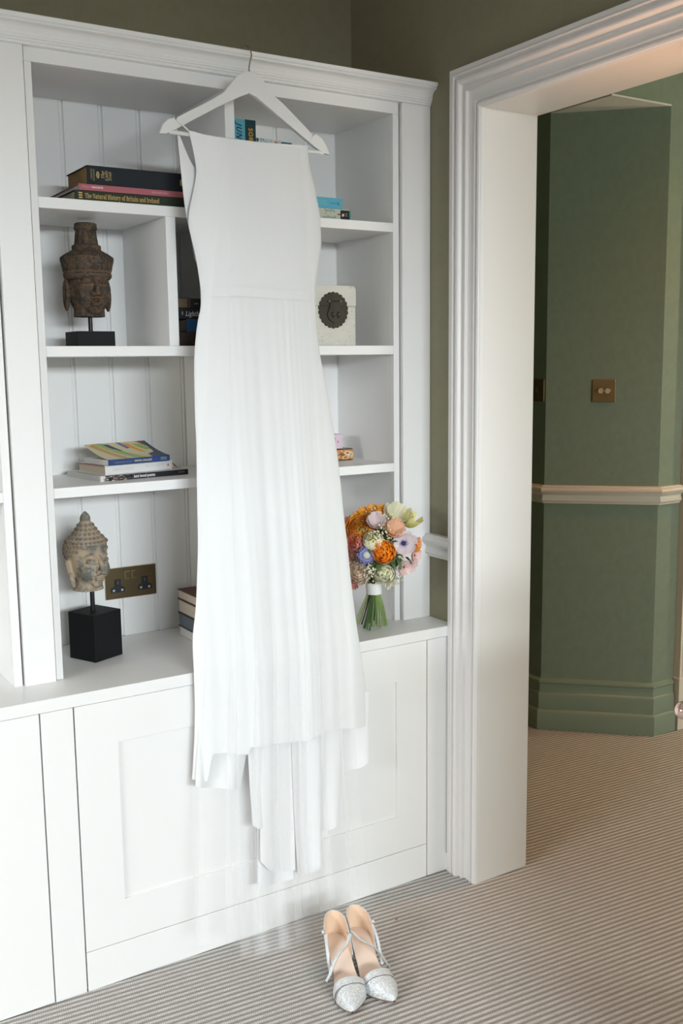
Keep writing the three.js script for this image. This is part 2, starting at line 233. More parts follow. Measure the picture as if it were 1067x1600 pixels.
// ---------------------------------------------------------------- bookcase
const XL = -0.5844, XR = 0.3737, YO = 2.1164, WT = 0.729, ZBK = -0.290;
const S1 = 1.8338, S2 = 1.5066, S3 = 1.1824, TH = 0.0242;
function backBoards(parent, x0, n, y0, y1) {
  const w = 0.1012, prof = [[0, -0.012], [0, -0.0035], [0.0012, -0.0035], [0.0028, 0], [0.0905, 0], [0.0912, -0.0026], [0.0926, -0.0026], [0.0934, -0.0006], [0.0952, 0], [0.0970, -0.0006], [0.0985, -0.0035], [w - 0.0004, -0.0035], [w - 0.0004, -0.012]];
  const geo = prism(prof, (a, b, t) => V3(a, t, b), 0, y1 - y0);
  for (let i = 0; i < n; i++) { const m = mesh('back_board', geo, WHITE2, parent); m.position.set(x0 + i * w, y0, ZBK); }
}
{
  const g = thing('bookcase', 'white built-in bookcase with open shelves above the worktop', 'bookcase');
  backBoards(g, XL - 0.0472, 10, WT, YO + 0.02);
  mesh('back_panel', rb(XL - 0.02, W, WT, YO + 0.03, ZBK - 0.024, ZBK - 0.0125, 0), WHITE2, g);
  mesh('side_panel', rb(XR, XR + 0.018, WT, YO, ZBK, -0.0181, 0), WHITE, g);
  mesh('side_panel', rb(XL - 0.018, XL, WT, YO, ZBK, -0.0181, 0), WHITE, g);
  mesh('top_panel', rb(XL - 0.018, XR + 0.018, YO, YO + 0.018, ZBK, -0.0181, 0), WHITE, g);
  for (const y of [S1, S2, S3]) mesh('shelf', rb(XL, XR, y - TH, y, ZBK, -0.0006, 0.0012), WHITE, g);
  mesh('divider', rb(-0.1217, -0.0959, S1, YO, ZBK, -0.0008, 0.0012), WHITE, g);
  mesh('divider', rb(-0.285, -0.2595, S2, S1 - TH, ZBK, -0.0008, 0.0012), WHITE, g);
  mesh('divider', rb(0.005, 0.0305, S2, S1 - TH, ZBK, -0.0008, 0.0012), WHITE, g);
  mesh('frame_strip', rb(XL - 0.0165, XL, WT, YO, -0.018, 0, 0.0012), WHITE, g);
  mesh('frame_strip', rb(XR, XR + 0.0185, WT, YO, -0.018, 0, 0.0012), WHITE, g);
  mesh('top_rail', rb(XL - 0.0165, XR + 0.0185, YO, 2.150, -0.018, 0, 0.0012), WHITE, g);
  mesh('pilaster', rb(-0.6756, -0.6045, WT, 2.146, -0.06, 0.011, 0.0014), WHITE, g);
  mesh('pilaster', rb(0.3975, W - 0.0006, WT, 2.146, -0.06, 0.011, 0.0014), WHITE, g);
  settle(g);
}
{ // the neighbouring bay, of which only its edge shows
  const g = thing('bookcase', 'neighbouring white bookcase bay beyond the wide pilaster', 'bookcase');
  const x1 = -0.6985, x0 = x1 - 0.96;
  backBoards(g, x0 - 0.03, 10, WT, YO + 0.02);
  mesh('back_panel', rb(x0 - 0.02, x1 + 0.02, WT, YO + 0.03, ZBK - 0.024, ZBK - 0.0125, 0), WHITE2, g);
  mesh('side_panel', rb(x1, x1 + 0.018, WT, YO, ZBK, -0.0181, 0), WHITE, g);
  mesh('side_panel', rb(x0 - 0.018, x0, WT, YO, ZBK, -0.0181, 0), WHITE, g);
  mesh('top_panel', rb(x0 - 0.018, x1 + 0.018, YO, YO + 0.018, ZBK, -0.0181, 0), WHITE, g);
  for (const y of [S1, S2, S3]) mesh('shelf', rb(x0, x1, y - TH, y, ZBK, -0.0006, 0.0012), WHITE, g);
  mesh('frame_strip', rb(x1, x1 + 0.0185, WT, YO, -0.018, 0, 0.0012), WHITE, g);
  mesh('frame_strip', rb(x0 - 0.0185, x0, WT, YO, -0.018, 0, 0.0012), WHITE, g);
  mesh('top_rail', rb(x0 - 0.0185, x1 + 0.0185, YO, 2.150, -0.018, 0, 0.0012), WHITE, g);
  mesh('pilaster', rb(x0 - 0.1, x0 - 0.022, WT, 2.146, -0.06, 0.011, 0.0014), WHITE, g);
  settle(g);
}
{
  const p = [[-0.06, 2.146], [0.0115, 2.146], [0.0135, 2.1475], [0.0135, 2.1525], [0.0165, 2.1535], [0.0165, 2.158], [0.0190, 2.159], [0.0190, 2.1635]];
  for (let i = 0; i <= 10; i++) { const a = Math.PI / 2 * i / 10; p.push([0.0355 - 0.0155 * Math.cos(a), 2.1645 + 0.0195 * Math.sin(a)]); }
  p.push([0.0365, 2.1845], [0.0385, 2.1855], [0.0395, 2.1875], [0.0385, 2.1895]);
  for (let i = 0; i <= 6; i++) { const a = Math.PI / 2 * i / 6; p.push([0.0385 + 0.0065 * Math.sin(a), 2.1985 - 0.0085 * Math.cos(a)]); }
  p.push([0.0445, 2.2006], [-0.06, 2.2006]);
  const m = mesh('bookcase_cornice', prism(p, (a, b, t) => V3(t, b, a), -1.9, W - 0.0006), WHITE); tag(m, 'long white moulded cornice along the top of the bookcase', 'cornice');
}
// ---------------------------------------------------------------- worktop and base cabinets
const ZW = 0.1305, ZD = 0.1257;
tag(mesh('worktop', rb(-1.9, W - 0.0008, 0.6994, WT, ZBK, ZW, 0.0018, 2), WHITE), 'continuous white painted worktop under the shelves', 'worktop');
function frontFrame(g, x0, x1, px0, px1) {    // a front with a recessed field: four frame members, the sunk panel and the plinth below
  const y0 = 0.0992, y1 = 0.6975, a0 = 0.2045, a1 = 0.595, z0 = ZD - 0.02;
  const d = new THREE.Group(); d.name = 'door'; g.add(d);
  mesh('stile', rb(x0, px0, y0, y1, z0, ZD, 0.001), WHITE, d); mesh('stile', rb(px1, x1, y0, y1, z0, ZD, 0.001), WHITE, d);
  mesh('rail', rb(px0 - 0.001, px1 + 0.001, y0, a0, z0, ZD, 0.001), WHITE, d); mesh('rail', rb(px0 - 0.001, px1 + 0.001, a1, y1, z0, ZD, 0.001), WHITE, d);
  mesh('sunk_panel', rb(px0 - 0.004, px1 + 0.004, a0 - 0.004, a1 + 0.004, z0 + 0.002, ZD - 0.0055, 0), WHITE, d);
  mesh('plinth', rb(x0, x1, 0, 0.0975, z0, ZD, 0.001), WHITE, g);
}
{
  const g = thing('base_cabinet', 'white base cabinet with one wide sunk panel behind the dress', 'cabinet');
  mesh('carcass', rb(-0.64, W - 0.002, 0, 0.699, ZBK, ZD - 0.0205, 0), GAP, g);
  mesh('filler_panel', rb(-0.6777, -0.6042, 0, 0.6975, ZD - 0.02, ZD, 0.001), WHITE, g);
  frontFrame(g, -0.6010, 0.3930, -0.5014, 0.2905);
  mesh('filler_panel', rb(0.3962, W - 0.0008, 0, 0.6975, ZD - 0.02, ZD, 0.001), WHITE, g);
  mesh('skirting_block', rb(0.462, 0.4905, 0, 0.052, ZD, ZD + 0.004, 0.001), WHITE, g);
  settle(g);
}
{
  const g = thing('base_cabinet', 'neighbouring white base cabinet next to the narrow filler strip', 'cabinet');
  mesh('carcass', rb(-1.72, -0.6405, 0, 0.699, ZBK, ZD - 0.0205, 0), GAP, g);
  const d = new THREE.Group(); d.name = 'door'; g.add(d);
  mesh('stile', rb(-0.84, -0.6807, 0.002, 0.6975, ZD - 0.02, ZD, 0.001), WHITE, d);
  mesh('stile', rb(-1.71, -1.6, 0.002, 0.6975, ZD - 0.02, ZD, 0.001), WHITE, d);
  mesh('rail', rb(-1.601, -0.839, 0.002, 0.2045, ZD - 0.02, ZD, 0.001), WHITE, d); mesh('rail', rb(-1.601, -0.839, 0.595, 0.6975, ZD - 0.02, ZD, 0.001), WHITE, d);
  mesh('sunk_panel', rb(-1.604, -0.836, 0.2, 0.6, ZD - 0.018, ZD - 0.0055, 0), WHITE, d);
  settle(g);
}
// ---------------------------------------------------------------- lamps: hall pendant and the table lamp on the chest of drawers
const deg0 = a => a * Math.PI / 180;
function bulbLight(parent, x, y, z, color, power, r = 0.03) {
  const l = new THREE.PointLight(color, power, 0, 2); l.name = 'bulb_light'; l.position.set(x, y, z); l.castShadow = true; l.shadow.radius = r / 0.02; parent.add(l); return l;
}
{
  const g = thing('downlight', 'small round brass downlight in the hall ceiling', 'lamp'); g.position.set(1.55, TOP - 0.022, 0.45);
  mesh('bezel', lathe([[0.034, 0.0215], [0.045, 0.0215], [0.046, 0.018], [0.044, 0.014], [0.034, 0.014]], 36), mat(0.6, 0.45, 0.2, 0.35, { metal: 1 }), g);
  mesh('lens', new THREE.CylinderGeometry(0.033, 0.033, 0.004, 28).translate(0, 0.0185, 0), mat(1, 0.9, 0.8, 0.4, { emissive: new THREE.Color(1, 0.62, 0.32), emissiveIntensity: 5 }), g);
  const l = new THREE.SpotLight(new THREE.Color(1, 0.36, 0.09), 6.4, 0, deg0(36), 0.75, 2); l.name = 'downlight_beam'; l.position.set(0, 0.010, 0); l.target.position.set(0, -1, 0); l.castShadow = true; l.shadow.radius = 1.6; g.add(l, l.target);
}
{
  const g = thing('wall_light', 'brass wall light with a frosted globe on the long hall wall', 'lamp'); g.position.set(3.3985, 1.70, 0.55);
  mesh('back_plate', lathe([[0, 0.012], [0.035, 0.012], [0.045, 0.006], [0.048, 0], [0, 0]], 32).rotateZ(Math.PI / 2), mat(0.6, 0.45, 0.2, 0.35, { metal: 1 }), g);
  mesh('arm', tube([V3(-0.01, 0, 0), V3(-0.10, -0.03, 0), V3(-0.20, -0.01, 0), V3(-0.22, 0.03, 0)], 0.006, 24, 8), mat(0.6, 0.45, 0.2, 0.35, { metal: 1 }), g);
  mesh('globe', new THREE.SphereGeometry(0.06, 24, 16).translate(-0.22, 0.088, 0), mat(1, 0.95, 0.88, 0.5, { emissive: new THREE.Color(1, 0.80, 0.52), emissiveIntensity: 3 }), g);
  bulbLight(g, -0.22, 0.088, 0, new THREE.Color(1, 0.80, 0.50), 2.5, 0.06);
}
{
  const g = thing('chest_of_drawers', 'cream chest of drawers with polished ball knobs beside the doorway', 'chest of drawers'), C = mat(0.7, 0.66, 0.58, 0.5), x0 = 0.190, x1 = 0.48, z0 = 1.202, z1 = 1.72;
  mesh('carcass', rb(x0, x1, 0.08, 0.888, z0, z1, 0.002), C, g);
  mesh('top', rb(x0 - 0.004, x1, 0.888, 0.908, z0 - 0.001, z1 + 0.006, 0.003), C, g);
  for (const z of [z0 + 0.03, z1 - 0.03]) for (const x of [x0 + 0.03, x1 - 0.03]) mesh('foot', new THREE.CylinderGeometry(0.02, 0.014, 0.08, 12).translate(x, 0.04, z), C, g);
  for (let i = 0; i < 3; i++) {
    const y = 0.882 - i * 0.265, d = mesh('drawer', rb(x0 - 0.012, x0 + 0.002, y - 0.25, y, z0 + 0.002, z1 - 0.002, 0.002), C, g);
    for (const z of [i ? 1.36 : 1.2162, z1 - 0.1]) {
      const yk = i ? y - 0.125 : 0.8656, p = [[0, 0.0719], [0.006, 0.0708]]; for (let k = 2; k <= 14; k++) { const a = Math.PI * k / 16; p.push([0.0159 * Math.sin(a), 0.0560 + 0.0159 * Math.cos(a)]); } p.push([0.0055, 0.036], [0.005, 0.010], [0.009, 0.003], [0.009, 0.0003], [0, 0.0003]);
      mesh('knob', lathe(p.reverse(), 28).rotateZ(Math.PI / 2).translate(x0 - 0.012, yk, z), mat(0.86, 0.62, 0.56, 0.08, { metal: 0.9 }), d).userData.label = 'polished rose coloured ball knob';
    }
  }
  settle(g);
}
{
  const g = thing('table_lamp', 'small table lamp with a tan shade on the chest of drawers', 'lamp'); g.position.set(0.285, 0.9085, 1.36);
  mesh('lamp_base', lathe([[0, 0], [0.045, 0], [0.045, 0.010], [0.014, 0.020], [0.018, 0.040], [0.010, 0.056], [0, 0.056]]), mat(0.5, 0.36, 0.16, 0.35, { metal: 1 }), g);
  mesh('lamp_shade', thicken(lathe([[0.088, 0.055], [0.074, 0.19]], 40), 0.0015), mat(0.50, 0.36, 0.22, 0.95), g);
  mesh('shade_base', new THREE.CylinderGeometry(0.087, 0.087, 0.002, 40).translate(0, 0.0565, 0), mat(0.50, 0.36, 0.22, 0.95), g);
  mesh('bulb', new THREE.SphereGeometry(0.022, 20, 14).translate(0, 0.098, 0), mat(1, 0.9, 0.8, 0.4, { emissive: new THREE.Color(1, 0.6, 0.3), emissiveIntensity: 5 }), g);
  mesh('bulb_holder', new THREE.CylinderGeometry(0.010, 0.010, 0.02, 12).translate(0, 0.068, 0), mat(0.5, 0.36, 0.16, 0.35, { metal: 1 }), g);
  bulbLight(g, 0, 0.098, 0, new THREE.Color(1, 0.50, 0.24), 3.2, 0.022);
}
// ---------------------------------------------------------------- books
// local frame of a lying book: spine along x facing +z, y up, pages towards -z; origin under the middle of the spine
const PAGE = mat(0.72, 0.66, 0.55, 0.9), PAGE_W = mat(0.80, 0.78, 0.73, 0.9);
function spineTex(L, T, bg, draw) { const W = 1024, H = Math.max(32, Math.round(1024 * T / L)); return canvasTex(W, H, c => { c.fillStyle = bg; c.fillRect(0, 0, W, H); draw(c, W, H); }); }
function book(name, label, group, o) {
  const { L, T, D, cover, pages = PAGE, tex, hard = true, at, turn = 0, roll = 0, noTop = false } = o, g = thing(name, label, 'book', group), th = hard ? 0.0024 : 0.0006, ov = hard ? 0.003 : 0;
  const R = hard ? 0.0008 : 0;
  if (!noTop) mesh('front_cover', rb(-L / 2, L / 2, T - th, T, -D, -th, R), cover, g);
  mesh('back_cover', rb(-L / 2, L / 2, 0, th, -D, -th, R), cover, g);
  const sp = mesh('spine', rb(-L / 2, L / 2, 0, T, -th - 0.0005, 0, hard ? 0.0011 : 0.0003, 2), cover, g);
  if (tex) mesh('spine_print', new THREE.PlaneGeometry(L - 0.002, T - (hard ? 0.002 : 0.0006)).translate(0, T / 2, 0.0002), mat(1, 1, 1, 0.75, { map: tex }), sp);
  const pb = rb(-L / 2 + ov, L / 2 - ov, th, T - th, -D + ov, -th - 0.0004, 0); mesh('page_block', pb, pages, g);
  g.position.set(...at); g.rotation.set(0, turn, roll, 'YXZ'); return g;
}
const fit = (c, t, x, y, w, font, align = 'left') => { c.font = font; c.textAlign = align; c.textBaseline = 'middle'; c.fillText(t, x, y, w); };
const deg = a => a * Math.PI / 180;
const pageLines = (r, g, b, n = 90) => { const t = dataTex(8, 256, (u, v, x, y) => { const k = 0.86 + 0.14 * hash3(1, y, n); return [255 * k, 255 * k, 255 * k]; }); return mat(r, g, b, 0.9, { map: t }); };
const PG_TAN = pageLines(0.36, 0.24, 0.11), PG_CREAM = pageLines(0.70, 0.60, 0.46, 3), PG_WHITE = pageLines(0.82, 0.80, 0.76, 5), PG_GREY = pageLines(0.5, 0.46, 0.38, 7);

// top shelf, lying stack
{
  const G = 'books stacked flat on the top shelf';
  const gold = '#c9a765';
  book('hardback_book', 'dark green hardback about natural history at the bottom of its stack', G, { L: 0.30, T: 0.0225, D: 0.215, cover: hexMat('#1c281a', 0.85), pages: PG_GREY, at: [-0.498 + 0.15, S1, -0.012],
    tex: spineTex(0.30, 0.0225, '#22301f', (c, W, H) => { c.fillStyle = gold; fit(c, 'The Natural History of Britain and Ireland', 78, H * 0.52, 620, `bold ${H * 0.72}px serif`); for (let k = 0; k < 3; k++) { c.fillRect(28, H * (0.16 + 0.25 * k), 30, H * 0.16); } }) });
  book('hardback_book', 'thin pink book lying between the green and the navy books', G, { L: 0.29, T: 0.0145, D: 0.22, cover: hexMat('#a9626b', 0.6), pages: PG_WHITE, at: [-0.488 + 0.145, S1 + 0.0228, -0.012],
    tex: spineTex(0.29, 0.0145, '#a9626b', (c, W, H) => { c.fillStyle = '#caa0a2'; fit(c, 'Philip E', 28, H * 0.45, 70, `${H * 0.42}px sans-serif`); c.fillStyle = '#f0e2de'; fit(c, 'MANCHESTER', 105, H * 0.45, 95, `bold ${H * 0.46}px sans-serif`); c.fillStyle = '#d9b9b8'; fit(c, 'NORTHERN PRESS', 620, H * 0.5, 150, `${H * 0.38}px sans-serif`); }) });
  const gn = '#b8a468';
  book('hardback_book', 'thick navy hardback with gold script on top of its stack', G, { L: 0.250, T: 0.042, D: 0.150, cover: hexMat('#0d161d', 0.85), pages: PG_TAN, at: [-0.466 + 0.125, S1 + 0.0376, -0.015],
    tex: spineTex(0.25, 0.042, '#101a22', (c, W, H) => {
      c.fillStyle = gn; const vert = (t, x, y, w, f) => { c.save(); c.translate(x, y); c.rotate(-Math.PI / 2); fit(c, t, 0, 0, w, f, 'center'); c.restore(); };
      vert('CHRISTIE', 38, H * 0.45, H * 0.72, '22px serif'); vert('DICKASON', 62, H * 0.5, H * 0.72, '22px serif');
      c.beginPath(); c.ellipse(100, H * 0.48, 15, 34, 0, 0, 7); c.fill(); c.fillStyle = '#101a22'; c.fillRect(97, H * 0.36, 6, H * 0.24); c.fillStyle = gn;
      vert('The', 148, H * 0.46, 100, 'italic bold 40px serif'); vert('Lady', 184, H * 0.50, 110, 'italic bold 40px serif'); vert('Tree', 220, H * 0.52, 100, 'italic bold 38px serif');
      c.fillRect(936, H * 0.42, 34, 44); c.beginPath(); c.arc(953, H * 0.40, 16, 0, 7); c.fill();
    }) });
}
// top shelf, standing behind the dress
{
  const G = 'books standing on the top shelf beside the divider', stand = (name, label, x0, x1, H, D, cover, pages, tex, z = -0.03) => book(name, label, G, { L: H, T: x1 - x0, D, cover, pages, tex, hard: false, at: [x1, S1 + H / 2, z], roll: Math.PI / 2 });
  // rolled a quarter turn: the spine's x axis points up, its y axis towards -x
  stand('paperback_book', 'light blue paperback with JUNE on its standing spine', -0.0950, -0.0525, 0.2262, 0.15, hexMat('#5aa6b8', 0.5), PAGE_W, spineTex(0.2262, 0.0425, '#5aa6b8', (c, W, H) => { c.save(); c.translate(W, H); c.rotate(Math.PI); c.fillStyle = '#123c50'; fit(c, 'JUNE', 34, H * 0.40, 260, 'italic bold 96px sans-serif'); c.restore(); }));
  stand('paperback_book', 'dark teal paperback with yellow SORR lettering standing upright', -0.0518, -0.0230, 0.2272, 0.15, hexMat('#0f3a40', 0.5), PAGE_W, spineTex(0.2272, 0.0288, '#0f3a40', (c, W, H) => { c.save(); c.translate(W, H); c.rotate(Math.PI); c.fillStyle = '#d79a2b'; fit(c, 'SORROW', 82, H * 0.50, 330, 'bold 76px sans-serif'); c.restore(); }));
  stand('paperback_book', 'white and blue speckled paperback standing upright', -0.0215, 0.0205, 0.187, 0.14, hexMat('#c9d0cd', 0.5), PAGE_W, spineTex(0.187, 0.042, '#c9d0cd', (c, W, H) => { c.fillStyle = '#3a8db0'; for (let k = 0; k < 26; k++) { c.beginPath(); c.ellipse(W * (0.75 + 0.25 * hash3(k, 1, 1)), H * hash3(k, 2, 1), 14, 8, k, 0, 7); c.fill(); } c.fillStyle = '#15181a'; c.fillRect(W - 40, 4, 38, 26); }));
  stand('paperback_book', 'white paperback with red spine lettering standing upright', 0.0215, 0.0495, 0.1865, 0.14, hexMat('#d9d6cf', 0.5), PAGE_W, spineTex(0.1865, 0.028, '#d9d6cf', (c, W, H) => { c.fillStyle = '#b02a40'; c.save(); c.translate(W, H); c.rotate(Math.PI); fit(c, 'grace and', 14, H * 0.5, 260, 'bold 60px sans-serif'); c.restore(); }));
  stand('paperback_book', 'plain teal paperback at the end of the standing row', 0.0505, 0.0800, 0.184, 0.13, hexMat('#2f8a90', 0.5), PAGE_W);
}
// top shelf, small stack beyond the dress
{
  const G = 'books stacked flat beyond the dress';
  book('paperback_book', 'patterned grey paperback with a black panel under the light blue one', G, { L: 0.170, T: 0.030, D: 0.14, hard: false, cover: hexMat('#2c3a36', 0.5), pages: PAGE_W, at: [0.2565 - 0.085, S1, -0.03],
    tex: spineTex(0.170, 0.03, '#b9bcaa', (c, W, H) => { const k = 0.205 / 0.17; c.setTransform(k, 0, 0, 1, W * (1 - k), 0); c.fillStyle = '#161716'; c.fillRect(W * 0.845, 14, W * 0.14, H - 30); c.fillRect(W * 0.80, H * 0.42, 60, 16); c.fillStyle = '#8fa099'; for (let k = 0; k < 9; k++) { c.beginPath(); c.ellipse(W * (0.6 + 0.02 * k), H * (k % 2 ? 0.18 : 0.78), 34, 16, k, 0, 7); c.fill(); } c.fillStyle = '#2a9a90'; c.beginPath(); c.arc(W * 0.62, H * 0.45, 9, 0, 7); c.fill(); c.fillRect(W * 0.985, 0, W * 0.015, H); c.fillStyle = '#d8c0c0'; c.beginPath(); c.ellipse(W * 0.885, H * 0.5, 18, 26, 0.4, 0, 7); c.fill(); c.fillStyle = '#a9a9a2'; c.fillRect(W * 0.92, H * 0.35, 36, 10); c.fillRect(W * 0.92, H * 0.52, 30, 10); c.fillStyle = '#23251f'; c.fillRect(0, H - 16, W, 16); }) });
  book('paperback_book', 'light blue paperback with a small dark emblem lying on the patterned one', G, { L: 0.145, T: 0.027, D: 0.13, hard: false, cover: hexMat('#4f9fb8', 0.5), pages: PAGE_W, at: [0.2305 - 0.0725, S1 + 0.0303, -0.03],
    tex: spineTex(0.145, 0.027, '#55a8c2', (c, W, H) => { const k = 0.18 / 0.145; c.setTransform(k, 0, 0, 1, W * (1 - k), 0); c.fillStyle = '#8fb7a4'; fit(c, 'Sue Monk', W * 0.53, H * 0.33, 190, `${H * 0.26}px sans-serif`); fit(c, 'The Wings', W * 0.52, H * 0.62, 250, `${H * 0.26}px sans-serif`); c.strokeStyle = '#0f3550'; c.lineWidth = 12; c.beginPath(); c.ellipse(W * 0.94, H * 0.5, 20, 22, 0.5, 0, 4.4); c.stroke(); c.fillStyle = '#1d4c63'; c.fillRect(W * 0.79, H * 0.48, 120, 8); }) });
}
// second shelf, narrow compartment
{
  const G = 'dark books stacked in the narrow compartment', X = -0.2590;
  book('hardback_book', 'dark brown hardback at the foot of the dark stack', G, { L: 0.215, T: 0.0345, D: 0.15, cover: hexMat('#2b1c12', 0.6), pages: PG_GREY, at: [X + 0.1085, S2, -0.022] });
  book('hardback_book', 'blue covered book in the dark stack of the narrow compartment', G, { L: 0.195, T: 0.031, D: 0.14, cover: hexMat('#0c4068', 0.8), pages: pageLines(0.5, 0.36, 0.22, 9), at: [-0.232 + 0.0975, S2 + 0.0347, -0.02] });
  book('hardback_book', 'black spined book with white script in the narrow compartment', G, { L: 0.21, T: 0.0258, D: 0.15, cover: hexMat('#0a0b0d', 0.8), pages: PG_GREY, at: [X + 0.106, S2 + 0.0659, -0.018],
    tex: spineTex(0.21, 0.0258, '#0c0d10', (c, W, H) => { c.fillStyle = '#d8d8d6'; fit(c, 'Lighthouse', 110, H * 0.55, 300, `italic ${H * 0.62}px serif`); c.save(); c.translate(74, H / 2); c.rotate(-Math.PI / 2); fit(c, 'THE', 0, 0, H * 0.7, '26px sans-serif', 'center'); c.restore(); }) });
  book('hardback_book', 'brown patterned book lying on the black one in the narrow compartment', G, { L: 0.20, T: 0.0228, D: 0.14, cover: hexMat('#1d1813', 0.6), pages: PG_GREY, at: [X + 0.1015, S2 + 0.0919, -0.02],
    tex: spineTex(0.20, 0.0228, '#14110f', (c, W, H) => { c.fillStyle = '#4a3a2a'; c.fillRect(0, 0, 190, H); c.fillStyle = '#8d7a60'; for (let k = 0; k < 5; k++) c.fillRect(40 + k * 22, 0, 6, H); c.fillStyle = '#2a1c12'; for (let k = 0; k < 4; k++) c.fillRect(152, 6 + k * 28, 26, 14); c.fillStyle = '#9a8f80'; c.fillRect(250, H * 0.5, 50, 9); }) });
}
// third shelf, three books
{
  const G = 'books stacked on the shelf above the socket';
  const put = (fx, fz, a, L) => [fx + Math.cos(a) * L / 2, fz - Math.sin(a) * L / 2];
  { const a = deg(7.6), p = put(-0.453, -0.0575, a, 0.246);
    book('paperback_book', 'large thin black paperback of poems under the other two books', G, { L: 0.246, T: 0.0142, D: 0.185, hard: false, cover: hexMat('#cfcdc8', 0.4), pages: PG_WHITE, at: [p[0], S3, p[1]], turn: a,
      tex: spineTex(0.246, 0.0142, '#17181c', (c, W, H) => { c.fillStyle = '#d9d5dc'; c.fillRect(0, 0, 50, H); for (let k = 0; k < 90; k++) { const x = 20 + 400 * hash3(k, 3, 2); c.fillStyle = ['#b9a494', '#6d6460', '#d8c7b8', '#2b2a2c'][k % 4]; c.globalAlpha = clamp(1 - (x - 100) / 330); c.fillRect(x, H * hash3(k, 4, 2), 26, 10); } c.globalAlpha = 1; c.fillStyle = '#f2f2f2'; fit(c, 'best loved poems', 375, H * 0.5, 250, `bold ${H * 0.72}px sans-serif`); c.fillStyle = '#9a958c'; fit(c, 'AURA', 905, H * 0.45, 80, `${H * 0.5}px serif`); }) }); }
  { const a = deg(12), p = put(-0.437, -0.066, a, 0.196);
    const g = book('hardback_book', 'white jacketed hardback with red boards between two paperbacks', G, { L: 0.196, T: 0.0245, D: 0.13, cover: hexMat('#dedcd8', 0.5), pages: PG_CREAM, at: [p[0], S3 + 0.0144, p[1]], turn: a,
      tex: spineTex(0.196, 0.0245, '#e4e2df', (c, W, H) => { c.fillStyle = '#cfcac4'; fit(c, 'ROBERTS & MARSHALL', 100, H * 0.5, 330, `${H * 0.4}px serif`); fit(c, 'THE LAST ALMANAC', 600, H * 0.4, 300, `${H * 0.4}px serif`); c.fillStyle = '#b8443c'; c.beginPath(); c.moveTo(960, H * 0.3); c.lineTo(975, H * 0.6); c.lineTo(945, H * 0.6); c.fill(); }) });
    const RED = hexMat('#a5322c', 0.6);
    mesh('red_board', rb(-0.0975, -0.02, 0.0004, 0.0022, -0.1315, -0.004, 0), RED, g); mesh('red_board', rb(-0.0985, -0.094, 0.0222, 0.0238, -0.1315, -0.004, 0), RED, g);
    const pts = [V3(0.092, 0.012, -0.03), V3(0.104, 0.016, -0.026), V3(0.114, 0.011, -0.020), V3(0.122, 0.002, -0.016), V3(0.130, 0.0014, -0.010)], rib = new THREE.CatmullRomCurve3(pts);
    mesh('ribbon_marker', thicken(surf(1, 16, (u, v) => rib.getPoint(v).add(V3(0.0010, 0, (u - 0.5) * 0.006))), 0.0004), RED, g).userData.label = 'red ribbon marker'; }
  { const a = deg(11), L = 0.176, T = 0.0138, D = 0.118, p = put(-0.434, -0.050, a, L);
    const cov = canvasTex(512, 360, (c, W, H) => {
      c.fillStyle = '#d6cba0'; c.fillRect(0, 0, W, H); const band = (col, pts) => { c.fillStyle = col; c.beginPath(); pts.forEach(([x, y], i) => i ? c.lineTo(x * W, y * H) : c.moveTo(x * W, y * H)); c.closePath(); c.fill(); };
      band('#9bb368', [[0.15, 0], [0.27, 0], [0.55, 0.72], [0.62, 1], [0.48, 1], [0.30, 0.5]]); band('#c59b55', [[0.05, 0.1], [0.14, 0.0], [0.38, 0.95], [0.28, 1]]); band('#24304f', [[0.27, 0.05], [0.36, 0.08], [0.46, 0.45], [0.40, 0.42], [0.33, 0.28]]);
      band('#7fa052', [[0.36, 0.28], [0.46, 0.55], [0.60, 0.82], [0.5, 0.75], [0.4, 0.5]]); band('#e79a2c', [[0.58, 0.06], [0.68, 0.10], [0.80, 0.62], [0.70, 0.55]]); band('#5f6aa0', [[0.50, 0.02], [0.57, 0.02], [0.63, 0.3], [0.57, 0.35]]); band('#e08f2a', [[0.80, 0], [0.9, 0], [0.95, 0.22], [0.88, 0.2]]);
      band('#8fae57', [[0.74, 0.1], [0.86, 0.16], [0.95, 0.42], [0.84, 0.48], [0.77, 0.3]]); band('#26345c', [[0.86, 0], [1, 0], [1, 1], [0.72, 1], [0.76, 0.72], [0.9, 0.62], [0.93, 0.3]]); c.fillStyle = '#c97f4a'; for (let k = 0; k < 20; k++) c.fillRect(W * (0.16 + 0.16 * hash3(k, 1, 3)), H * (0.35 + 0.5 * hash3(k, 2, 3)), 22, 4);
      c.fillStyle = '#c8c06a'; for (let k = 0; k < 7; k++) c.fillRect(W * (0.9 + 0.01 * k), H * (0.06 + 0.09 * k), 12, 5);
    });
    const g = book('paperback_book', 'blue spined garden paperback with its bright cover curling up', G, { L, T, D, hard: false, noTop: true, cover: hexMat('#22346a', 0.45), pages: PG_WHITE, at: [p[0], S3 + 0.0144 + 0.0247, p[1]], turn: a,
      tex: spineTex(L, T, '#28407c', (c, W, H) => { c.fillStyle = '#7d8a70'; fit(c, 'GARDENERS GUIDE', 90, H * 0.55, 300, `${H * 0.46}px sans-serif`); c.fillStyle = '#d6d36a'; fit(c, 'CENTRAL ENGLAND', 420, H * 0.5, 300, `bold ${H * 0.5}px sans-serif`); c.fillStyle = '#5c7a76'; c.fillRect(870, H * 0.15, 110, H * 0.6); }) });
    const f = (u, v) => { const s = v * D; return V3(-L / 2 + u * L, T + 0.0003 + 0.031 * Math.pow(v, 1.45), -s * Math.cos(0.22 * v)); };
    mesh('front_cover', thicken(surf(4, 14, f), 0.0006), mat(1, 1, 1, 0.4, { map: cov }), g).userData.label = 'bright illustrated cover curling upwards';
  }
}
